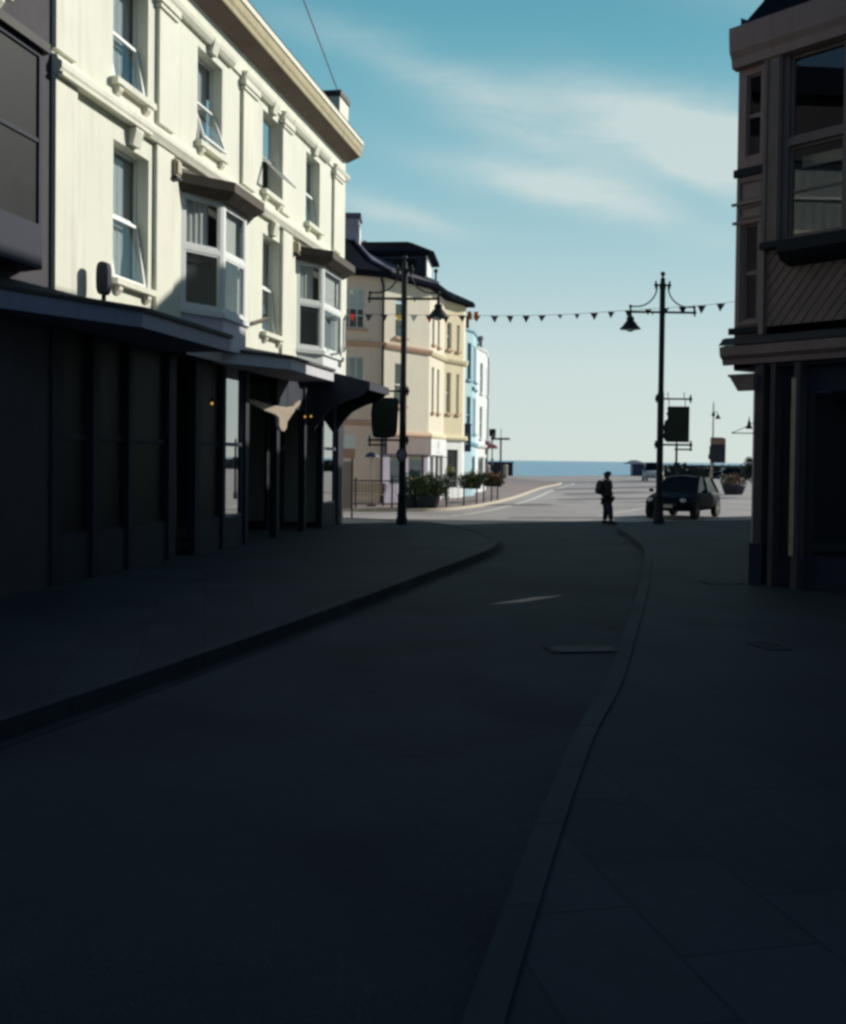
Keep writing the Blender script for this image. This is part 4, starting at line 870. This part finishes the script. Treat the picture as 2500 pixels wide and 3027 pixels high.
# bracket sign
t=thing('bracket_sign','small triangular iron bracket with a bell sign on the right building','sign',(5.25,16.0,2.5))
X0,Y0=5.30,16.05
MB().tube([(X0,Y0,2.47),(X0-.47,Y0,2.47)],.008,6).tube([(X0-.47,Y0,2.47),(X0-.25,Y0,2.57),(X0-.17,Y0,2.62),(X0,Y0,2.66)],.006,6).ball((X0-.46,Y0,2.475),.015,6).build('bracket','iron',t)
MB().lathe(X0-.20,Y0,[(.055,2.54),(.05,2.56),(.03,2.60),(.025,2.64),(.01,2.68),(.004,2.74)],10).build('bell','iron',t)

# ================================================================== TERRACE ON THE RIGHT (unseen, past the timber building)
H0=(6.365,17.88);Dh=(.31824,.94801)
FH=frame(H0,(H0[0]+Dh[0],H0[1]+Dh[1]),-1)
hb=thing('tall_terrace','unseen tall cream terrace beyond the timber building, parapet stepped for its shadow','building',(H0[0],H0[1],0))
prof=[(0,11.2),(5.14,11.64),(8.58,12.02),(10.24,13.0),(10.64,13.17),(11.79,13.26),(11.85,12.13),(13.74,12.14),(13.80,10.34),(18.1,10.44),(22.7,10.52)]  # parapet heights shaped so the shadow lands on the cream facade
wins=[]
for fl in range(3):
    for k in range(7): wins.append((1.4+3*k,2.6+3*k,1.2+3.3*fl if fl else .6,2.9+3.3*fl))
mb=MB(FH).wall(0,22.7,0,10.2,wins,.2)
for p,q in zip(prof,prof[1:]):
    if q[0]-p[0]>.1: mb.poly(((p[0],0,10.2),(q[0],0,10.2),(q[0],0,q[1]),(p[0],0,p[1])))
bk=[(p[0],-.5,p[1]) for p in prof]
for p,q in zip(prof,prof[1:]): mb.poly(((p[0],0,p[1]),(q[0],0,q[1]),(q[0],-.5,q[1]),(p[0],-.5,p[1])))
mb.poly([(0,-.5,9.8)]+bk+[(22.7,-.5,9.8)])
E=H0; mb2=MB()
A_=FH(0,0,0);B_=FH(22.7,0,0)
A2=(A_[0]+S2[0]*10,A_[1]+S2[1]*10);B2=(B_[0]+S2[0]*8,B_[1]+S2[1]*8)
mb2.poly(((A_[0],A_[1],0),(A2[0],A2[1],0),(A2[0],A2[1],10.2),(A_[0],A_[1],10.2))).poly(((B_[0],B_[1],0),(B2[0],B2[1],0),(B2[0],B2[1],10.2),(B_[0],B_[1],10.2))).poly(((A2[0],A2[1],0),(B2[0],B2[1],0),(B2[0],B2[1],10.2),(A2[0],A2[1],10.2))).poly(((A_[0],A_[1],10.0),(B_[0],B_[1],10.0),(B2[0],B2[1],10.0),(A2[0],A2[1],10.0)))
mb.build('wall','creamtrim',hb); mb2.build('wall','creamtrim',hb)
for w_ in wins: window(hb,FH,*w_,dep=.18,curt='curtain')
MB(FH).extr([(0,4.0),(.12,4.05),(.12,4.2),(0,4.25)],0,22.7).build('string_course','creamtrim',hb)
# added blockers in the gap between the buildings, open only for a sun streak
t=thing('alley_light_block','added unseen wall in the alley, open only to let a sun streak through','wall',(5.6,17.4,0))
ga=(Q0[0]+S2[0]*1.0,Q0[1]+S2[1]*1.0); gb=(A_[0]+S2[0]*.3,A_[1]+S2[1]*.3)
fg=frame(ga,gb,-1)
MB(fg).box(-.4,fg.L+.5,-.15,.15,0,2.2).build('lower_blocker','chim',t); MB(fg).box(-.4,fg.L+.5,-.15,.15,3.0,10.5).build('upper_blocker','chim',t)

# unseen block added beside the camera to keep sun off the foreground
ns=thing('foreground_shade_block','unseen plain building added on the right to shade the near road','building',(9.2,12,0))
wn=[(1+3.2*k,2.4+3.2*k,z,z+1.9) for k in range(7) for z in(4.4,7.9)]
FS=frame((8.65,13.8),(7.6,-12),1)
if FS(0,1,0)[0]>8.65: FS=frame((8.65,13.8),(7.6,-12),-1)
MB(FS).wall(0,FS.L,0,11.8,wn,.2).poly(((0,0,0),(0,-9,0),(0,-9,11.8),(0,0,11.8))).poly(((FS.L,0,0),(FS.L,-9,0),(FS.L,-9,11.8),(FS.L,0,11.8))).poly(((0,-9,0),(FS.L,-9,0),(FS.L,-9,11.8),(0,-9,11.8))).build('wall','chim',ns)
for w_ in wn: window(ns,FS,*w_,dep=.18)
MB(FS).extr([(0,11.8),(.3,11.9),(.3,12.1),(-4.5,14),(-9,12)],-.1,FS.L+.1).build('roof','slate',ns)
MB(FS).extr([(0,3.4),(.2,3.4),(.25,3.9),(0,4.0)],.3,FS.L-.3).build('shop_fascia','shop2',ns)
# ================================================================== CARS
def car(name,label,loc,rz,L,Wd,Hh,paint,scale=1,cat='car',boxy=False):
    t=thing(name,label,cat,loc,rz)
    def B(): m=MB(); m.local=True; return m
    # stations along x (front = +x): x, z sill, z belt, z top-of-body, half width
    if boxy: st=[(-L/2,.42,.85,.95,.86),(-L/2+.06,.3,.9,1.12,.95),(-L*.3,.25,.9,1.12,1),(0,.25,.9,1.12,1),(L*.18,.25,.9,1.12,1),(L*.27,.25,.9,1.08,1),(L*.42,.27,.88,1.0,.97),(L/2-.04,.32,.8,.9,.92),(L/2,.42,.7,.76,.85)]
    else: st=[(-L/2,.42,.72,.80,.84),(-L/2+.08,.3,.78,.93,.93),(-L*.3,.24,.8,.97,1),(0,.24,.8,.96,1),(L*.16,.24,.79,.95,1),(L*.25,.24,.78,.93,.99),(L*.36,.26,.74,.86,.96),(L/2-.10,.30,.66,.76,.90),(L/2,.40,.56,.62,.78)]
    hw=Wd/2; m=B(); rings=[]
    for x,zs,zb,zt,k in st:
        w=hw*k
        half=[(w*.86,zs),(w*.97,zs+.08),(w,(zs+zb)/2),(w*.985,zb),(w*.93,zb+(zt-zb)*.7),(w*.80,zt),(w*.4,zt+.02)]
        ring=[(x,-a,b) for a,b in half]+[(x,a,b) for a,b in half[::-1]]
        rings.append([m.P(p) for p in ring])
    for a,b in zip(rings,rings[1:]):
        n=len(a)
        for k in range(n): m.f.append([a[k],a[(k+1)%n],b[(k+1)%n],b[k]])
    m.f.append(rings[0][::-1]);m.f.append(rings[-1])
    body=m.build('body',paint,t,smooth=True)
    md=body.modifiers.new('s','SUBSURF');md.levels=1;md.render_levels=1
    zb=1.05 if boxy else .90
    if boxy: gh=[(-L*.48,zb,.88),(-L*.45,Hh-.05,.80),(L*.06,Hh,.80),(L*.20,zb+.02,.90)]
    else: gh=[(-L*.44,zb,.84),(-L*.34,Hh-.08,.66),(-.10,Hh,.68),(L*.05,Hh-.05,.68),(L*.22,zb,.84)]
    # cabin glass
    def cab(mm,ins,z_low=None,z_hi=None,ex=0):
        r=[]
        lo=gh[0],gh[-1]
        hi=gh[1:-1]
        a=[mm.P((p[0]+ (ins if p is gh[0] else -ins),s*(hw*p[2]-ins),zb-.05)) for s in(-1,1) for p in lo]
        return a
    m=B(); low=[(gh[0][0],gh[0][2]),(gh[-1][0],gh[-1][2])]
    top=gh[1:-1]; n=len(top)
    for s in(-1,1):
        pts=[(low[0][0],s*hw*low[0][1],zb-.04)]+[(p[0],s*hw*p[2],p[1]-.03) for p in top]+[(low[1][0],s*hw*low[1][1],zb-.04)]
        m.poly(pts if s<0 else pts[::-1])
    seq=[(gh[0][0],gh[0][2],zb-.04)]+[(p[0],p[2],p[1]-.03) for p in top]+[(gh[-1][0],gh[-1][2],zb-.04)]
    for p,q in zip(seq,seq[1:]): m.poly(((p[0],-hw*p[1],p[2]),(p[0],hw*p[1],p[2]),(q[0],hw*q[1],q[2]),(q[0],-hw*q[1],q[2])))
    m.build('windows','carglass',t)
    m=B(); rp=[(p[0],p[1],p[2]) for p in top]
    for p,q in zip(rp,rp[1:]):
        m.poly(((p[0],-hw*p[2],p[1]-.02),(p[0],0,p[1]+.035),(q[0],0,q[1]+.035),(q[0],-hw*q[2],q[1]-.02)));m.poly(((p[0],hw*p[2],p[1]-.02),(p[0],0,p[1]+.035),(q[0],0,q[1]+.035),(q[0],hw*q[2],q[1]-.02)))
    m.build('roof',paint,t)
    for s in(-1,1):
        for i,j,th in((0,1,.05),(len(seq)-2,len(seq)-1,.035)):
            p,q=seq[i],seq[j]; m=B(); m.tube([(p[0],s*hw*p[1]*1.005,p[2]),(q[0],s*hw*q[1]*1.005,q[2])],th,6); m.build('pillar',paint,t)
        xm=-L*.09; m=B(); m.tube([(xm,s*hw*.86,zb-.04),(xm,s*hw*(.80 if boxy else .69),Hh-.04)],.035,6); m.build('pillar',paint,t)
        m=B(); m.ball((L*.18,s*(hw+.10),zb+.08),.10,8,(.7,1,.7)); m.build('mirror',paint,t)
        m=B(); m.ball((L/2-.10 if not boxy else L/2-.04,s*hw*.66,.66 if not boxy else .78),.13,10,(.6,1,.7)); m.build('headlight','headl',t)
        for xx in(-L*.31,L*.31):
            m=B(); wy=s*(hw-.08); pr=[]
            m=MB(lambda a,b,c,wy=wy,xx=xx:(xx+a,wy+c,.31+b)); m.local=True
            m.lathe(0,0,[(.20,-.10),(.30,-.10),(.315,-.06),(.315,.06),(.30,.10),(.20,.10)],20); wh_=m.build('wheel','tyre',t)
            m=MB(lambda a,b,c,wy=wy,xx=xx:(xx+a,wy+c,.31+b)); m.local=True
            m.lathe(0,0,[(.195,-.08),(.195,.08),(.05,.105*1),(.03,.11)],12); m.build('rim','grey',wh_)
    m=B(); m.box(L/2-.02,L/2+.05,-hw*.45,hw*.45,.46,.60); m.build('grille','tyre',t)
    m=B(); m.box(L/2-.01,L/2+.06,-hw*.7,hw*.7,.30,.42); m.build('bumper',paint,t,bevel=.02)
    m=B(); m.box(L/2+.05,L/2+.065,-.26,.26,.42,.53); m.build('number_plate','gold',t)
    return t
car('parked_car','dark blue small car parked in shade behind the right lamp, facing left',(9.55,37.4,0),R(-90-32),4.05,1.76,1.52,'carblue')
car('parked_car','pale boxy car far away on the seafront left of the right lamp',(24.4,108.5,0),R(-90-20),4.3,1.85,1.95,'carwhite',boxy=True)
car('parked_car','dark car half hidden by the shrub near the right sea wall',(38,128,0),R(180),4.2,1.75,1.5,'carblue')

# ================================================================== PERSON
def skinned(name,m,verts,edges,root=0,parent=None,sub=2):
    me=bpy.data.meshes.new(name); me.from_pydata([v[:3] for v in verts],edges,[]); ob=bpy.data.objects.new(name,me); COL.objects.link(ob)
    sk=ob.modifiers.new('skin','SKIN'); 
    lay=me.skin_vertices
    if not lay: 
        bm=bmesh.new(); bm.from_mesh(me); bm.verts.layers.skin.verify(); bm.to_mesh(me); bm.free(); lay=me.skin_vertices
    for i,v in enumerate(verts):
        r=v[3]; r2=v[4] if len(v)>4 else r
        me.skin_vertices[0].data[i].radius=(r,r2); me.skin_vertices[0].data[i].use_root=(i==root)
    sb=ob.modifiers.new('sub','SUBSURF'); sb.levels=sub; sb.render_levels=sub
    me.materials.append(M[m])
    if parent: ob.parent=parent
    return ob
pr_=thing('person','person in dark jacket, cap and trousers walking right across the road edge','person',(5.9,32.85,0.0),R(12))
# local: facing +x, y left; z up. height 1.66
V=[(0,0,.86,.08,.09),(.0,0,1.02,.08,.09),(.01,0,1.20,.10,.12),(.0,0,1.33,.11,.16),(.02,0,1.42,.055),(.035,0,1.47,.05),(.05,0,1.56,.085,.075),(.045,0,1.62,.075,.07),
 (0,.085,.80,.09),(.03,.09,.44,.062),(-.02,.09,.09,.042),(.10,.095,.045,.04),
 (0,-.085,.80,.09),(.10,-.09,.45,.062),(.13,-.09,.09,.042),(.25,-.095,.045,.04),
 (.0,.18,1.36,.055),(-.03,.22,1.12,.045),(.07,.21,.90,.035),(.10,.205,.83,.028),
 (.0,-.18,1.36,.055),(.0,-.225,1.12,.045),(.10,-.22,.92,.035),(.13,-.215,.86,.028)]
Ed=[(0,1),(1,2),(2,3),(3,4),(4,5),(5,6),(6,7),(0,8),(8,9),(9,10),(10,11),(0,12),(12,13),(13,14),(14,15),(3,16),(16,17),(17,18),(18,19),(3,20),(20,21),(21,22),(22,23)]
for hx_,hy,hz in((.10,.205,.83),(.13,-.215,.86)):
    b=19 if hy>0 else 23
    for k in range(4):
        i=len(V); yy=hy+(k-1.5)*.018; ln=(.055,.065,.06,.048)[k]
        V+= [(hx_+.02,yy,hz-.045,.010),(hx_+.035,yy,hz-.045-ln*.6,.009),(hx_+.03,yy,hz-.045-ln*1.1,.007)]; Ed+=[(b,i),(i,i+1),(i+1,i+2)]
    i=len(V); V+=[(hx_+.045,hy,hz-.02,.011),(hx_+.06,hy,hz-.06,.009)]; Ed+=[(b,i),(i,i+1)]
body=skinned('body','skin',V,Ed,0,pr_,1)
J=[(0,0,.80,.21,.22),(.0,0,1.02,.18,.20),(.01,0,1.20,.18,.22),(.0,0,1.35,.15,.21),(.01,0,1.42,.07),(.0,.18,1.37,.075),(-.03,.225,1.12,.064),(.07,.212,.91,.052),(.0,-.18,1.37,.075),(.0,-.23,1.12,.064),(.10,-.222,.93,.052)]
skinned('jacket','coat',J,[(0,1),(1,2),(2,3),(3,4),(3,5),(5,6),(6,7),(3,8),(8,9),(9,10)],0,pr_,2)
Tt=[(0,0,.90,.165,.18),(0,.085,.79,.108),(.03,.09,.44,.085),(-.02,.09,.10,.068),(0,-.085,.79,.108),(.10,-.09,.45,.085),(.13,-.09,.10,.068)]
Tt=[(*q[:3],*[r*1.15 for r in q[3:]]) for q in Tt]
skinned('trousers','trous',Tt,[(0,1),(1,2),(2,3),(0,4),(4,5),(5,6)],0,pr_,2)
for hx_,hy in((-.02,.09),(.13,-.09)):
    m=MB(); m.local=True; m.extr([(hx_-.08,.0),(hx_+.20,.0),(hx_+.20,.04),(hx_+.12,.075),(hx_+.03,.11),(hx_-.08,.11)],hy-.045,hy+.045,axis=1); m.build('shoe','shoe',pr_,bevel=.015)
m=MB(); m.local=True; m.ball((.045,0,1.62),.102,14,(1.08,.95,.72)); m.extr([(.10,1.615),(.205,1.60),(.205,1.612),(.10,1.635)],-.07,.07); 
hb_=m.build('cap','hat',pr_,smooth=True)
m=MB(); m.local=True
m.extr([(-.075,1.60),(-.085,1.52),(-.04,1.46),(.0,1.46),(.01,1.60)],-.07,.07,axis=1); m.build('hair','hat',pr_,bevel=.02)
m=MB(); m.local=True; m.ball((.135,0,1.545),.018,6); m.ball((.05,.078,1.55),.02,6,(1,.5,1.4)); m.ball((.05,-.078,1.55),.02,6,(1,.5,1.4)); m.box(.118,.130,-.02,.02,1.50,1.508); m.build('face','skin',pr_)
bp_=thing('backpack','rounded dark backpack on the back of the walking person','backpack',(5.9,32.85,.95),R(12))
m=MB(); m.local=True; pts=[]
m.ball((-.235,0,.22),.16,14,(.78,1.0,1.5)); m.build('bag','pack',bp_,smooth=True)
m=MB(); m.local=True; m.ball((-.335,0,.12),.10,10,(.5,1.1,1.1)); m.build('pocket','pack',bp_,smooth=True)
for s in(-1,1):
    m=MB(); m.local=True; m.tube([(-.14,s*.10,.40),(-.02,s*.11,.52),(.12,s*.11,.42),(.15,s*.12,.22),(.02,s*.16,.05),(-.12,s*.12,.03)],.015,6); m.build('strap','pack',bp_)

# ================================================================== WORLD, SUN, CAMERA
EL=25
w=bpy.data.worlds.new('World'); sc.world=w; w.use_nodes=True; nt=w.node_tree; nt.nodes.clear()
out=nt.nodes.new('ShaderNodeOutputWorld'); bg=nt.nodes.new('ShaderNodeBackground'); bg.inputs['Strength'].default_value=.085
sky=nt.nodes.new('ShaderNodeTexSky'); sky.sky_type='NISHITA'; sky.sun_disc=False; sky.sun_elevation=R(EL); sky.sun_rotation=R(90-32)
sky.air_density=1.0; sky.dust_density=.6; sky.ozone_density=1.2
def N(t,**k):
    n=nt.nodes.new(t)
    for a,b in k.items(): setattr(n,a,b)
    return n
def math_(op,a,b=None,c=None):
    n=N('ShaderNodeMath',operation=op)
    for i,v in enumerate((a,b,c)):
        if v is None: continue
        if isinstance(v,(int,float)): n.inputs[i].default_value=v
        else: nt.links.new(v,n.inputs[i])
    return n.outputs[0]
tc=N('ShaderNodeTexCoord'); sep=N('ShaderNodeSeparateXYZ'); nt.links.new(tc.outputs['Generated'],sep.inputs[0])
yy=math_('MAXIMUM',sep.outputs[1],.05)
ca=math_('DIVIDE',sep.outputs[0],yy); ce=math_('DIVIDE',sep.outputs[2],yy)
comb=N('ShaderNodeCombineXYZ'); nt.links.new(ca,comb.inputs[0]); nt.links.new(ce,comb.inputs[1])
mp=N('ShaderNodeMapping'); mp.inputs['Rotation'].default_value=(0,0,R(17)); mp.inputs['Scale'].default_value=(5,22,1)
nt.links.new(comb.outputs[0],mp.inputs[0])
nz=N('ShaderNodeTexNoise'); nz.inputs['Scale'].default_value=1.0; nz.inputs['Detail'].default_value=7; nz.inputs['Roughness'].default_value=.6; nz.inputs['Distortion'].default_value=.4
nt.links.new(mp.outputs[0],nz.inputs[0])
nz2=N('ShaderNodeTexNoise'); nz2.inputs['Scale'].default_value=6; nz2.inputs['Detail'].default_value=4; nt.links.new(comb.outputs[0],nz2.inputs[0])
wv=math_('MULTIPLY',math_('SUBTRACT',nz2.outputs[0],.5),.05)
tot=None
for cx,cy,lx,ly,ang,amp in((.25,.325,.13,.032,-10,1.25),(.30,.30,.12,.028,-14,.9),(.145,.258,.115,.017,-14,1.15),(-.028,.238,.060,.010,-12,.8),(.06,.345,.16,.018,-22,.38),(.12,.30,.10,.016,-20,.5),(.27,.275,.08,.012,-22,.5),(-.05,.40,.2,.02,-20,.18),(.35,.5,.3,.05,-18,.6)):
    a=R(ang);dx=math_('SUBTRACT',ca,cx);dy=math_('ADD',math_('SUBTRACT',ce,cy),wv)
    u=math_('ADD',math_('MULTIPLY',dx,math.cos(a)),math_('MULTIPLY',dy,math.sin(a)))
    v=math_('ADD',math_('MULTIPLY',dx,-math.sin(a)),math_('MULTIPLY',dy,math.cos(a)))
    r2=math_('ADD',math_('POWER',math_('ABSOLUTE',math_('DIVIDE',u,lx)),2.0),math_('POWER',math_('ABSOLUTE',math_('DIVIDE',v,ly)),2.0))
    gss=math_('MULTIPLY',math_('EXPONENT',math_('MULTIPLY',r2,-.9)),amp)
    tot=gss if tot is None else math_('ADD',tot,gss)
nzr=N('ShaderNodeMapRange'); nzr.inputs['From Min'].default_value=.28; nzr.inputs['From Max'].default_value=.68; nt.links.new(nz.outputs[0],nzr.inputs['Value'])
cl=math_('MULTIPLY',tot,math_('MULTIPLY_ADD',nzr.outputs[0],.65,.40))
cl=math_('MINIMUM',cl,.85)
tint=N('ShaderNodeMix',data_type='RGBA',blend_type='MULTIPLY'); tint.inputs['Factor'].default_value=1; tint.inputs['B'].default_value=(.62,.80,.80,1)
nt.links.new(sky.outputs[0],tint.inputs['A'])
# pale sea haze over the bay: follows elevation, strongest towards the sea and fading behind
el=math_('DIVIDE',sep.outputs[2],math_('MAXIMUM',math_('POWER',math_('ADD',math_('POWER',math_('ABSOLUTE',sep.outputs[0]),2.0),math_('POWER',math_('ABSOLUTE',sep.outputs[1]),2.0)),.5),.02))
rmp=N('ShaderNodeValToRGB'); nt.links.new(el,rmp.inputs[0]); cr=rmp.color_ramp
K=1.0/.83
stops=[(0,(.66,.74,.71)),(.09,(.61,.72,.71)),(.18,(.44,.63,.67)),(.28,(.26,.52,.60)),(.40,(.14,.41,.51)),(.60,(.07,.24,.38)),(1,(.03,.12,.24))]
while len(cr.elements)<len(stops): cr.elements.new(.5)
for e_,(p,c) in zip(cr.elements,stops): e_.position=p; e_.color=(*[v*K for v in c],1)
sc10=N('ShaderNodeMix',data_type='RGBA',blend_type='MULTIPLY'); sc10.inputs['Factor'].default_value=1; nt.links.new(rmp.outputs[0],sc10.inputs['A']); sc10.inputs['B'].default_value=(10,10,10,1)
front=N('ShaderNodeMapRange',interpolation_type='SMOOTHSTEP'); front.inputs['From Min'].default_value=.15; front.inputs['From Max'].default_value=.80; nt.links.new(sep.outputs[1],front.inputs['Value'])
hz=N('ShaderNodeMix',data_type='RGBA'); nt.links.new(math_('MULTIPLY',front.outputs[0],.92),hz.inputs['Factor']); nt.links.new(tint.outputs['Result'],hz.inputs['A']); nt.links.new(sc10.outputs['Result'],hz.inputs['B'])
mx=N('ShaderNodeMix',data_type='RGBA'); nt.links.new(cl,mx.inputs['Factor']); nt.links.new(hz.outputs['Result'],mx.inputs['A']); mx.inputs['B'].default_value=(7.4,8.5,8.4,1)
nt.links.new(mx.outputs['Result'],bg.inputs[0]); nt.links.new(bg.outputs[0],out.inputs[0])
sl=bpy.data.lights.new('sun','SUN'); sl.energy=4.8; sl.angle=R(.5); sl.color=(1,.95,.85)
so=bpy.data.objects.new('sun',sl); COL.objects.link(so)
sv=Vector((math.cos(R(32))*math.cos(R(EL)),math.sin(R(32))*math.cos(R(EL)),math.sin(R(EL))))
so.rotation_euler=sv.to_track_quat('Z','Y').to_euler(); so.location=sv*80
cam=bpy.data.cameras.new('camera'); co=bpy.data.objects.new('camera',cam); COL.objects.link(co); sc.camera=co
cam.sensor_fit='VERTICAL'; cam.sensor_height=24; cam.lens=24*3024/3027; cam.shift_y=-(1513.5-1421)/3027; cam.shift_x=0
cam.clip_start=.1; cam.clip_end=100000
co.location=(0,0,2.0)
co.matrix_world=Matrix.Translation((0,0,2.0))@Matrix.Rotation(R(90-1.2),4,'X')@Matrix.Rotation(R(.7),4,'Z')
vs=sc.view_settings; vs.view_transform='Standard'; vs.look='None'; vs.exposure=0; vs.gamma=1

sc.cycles.filter_width=3.0
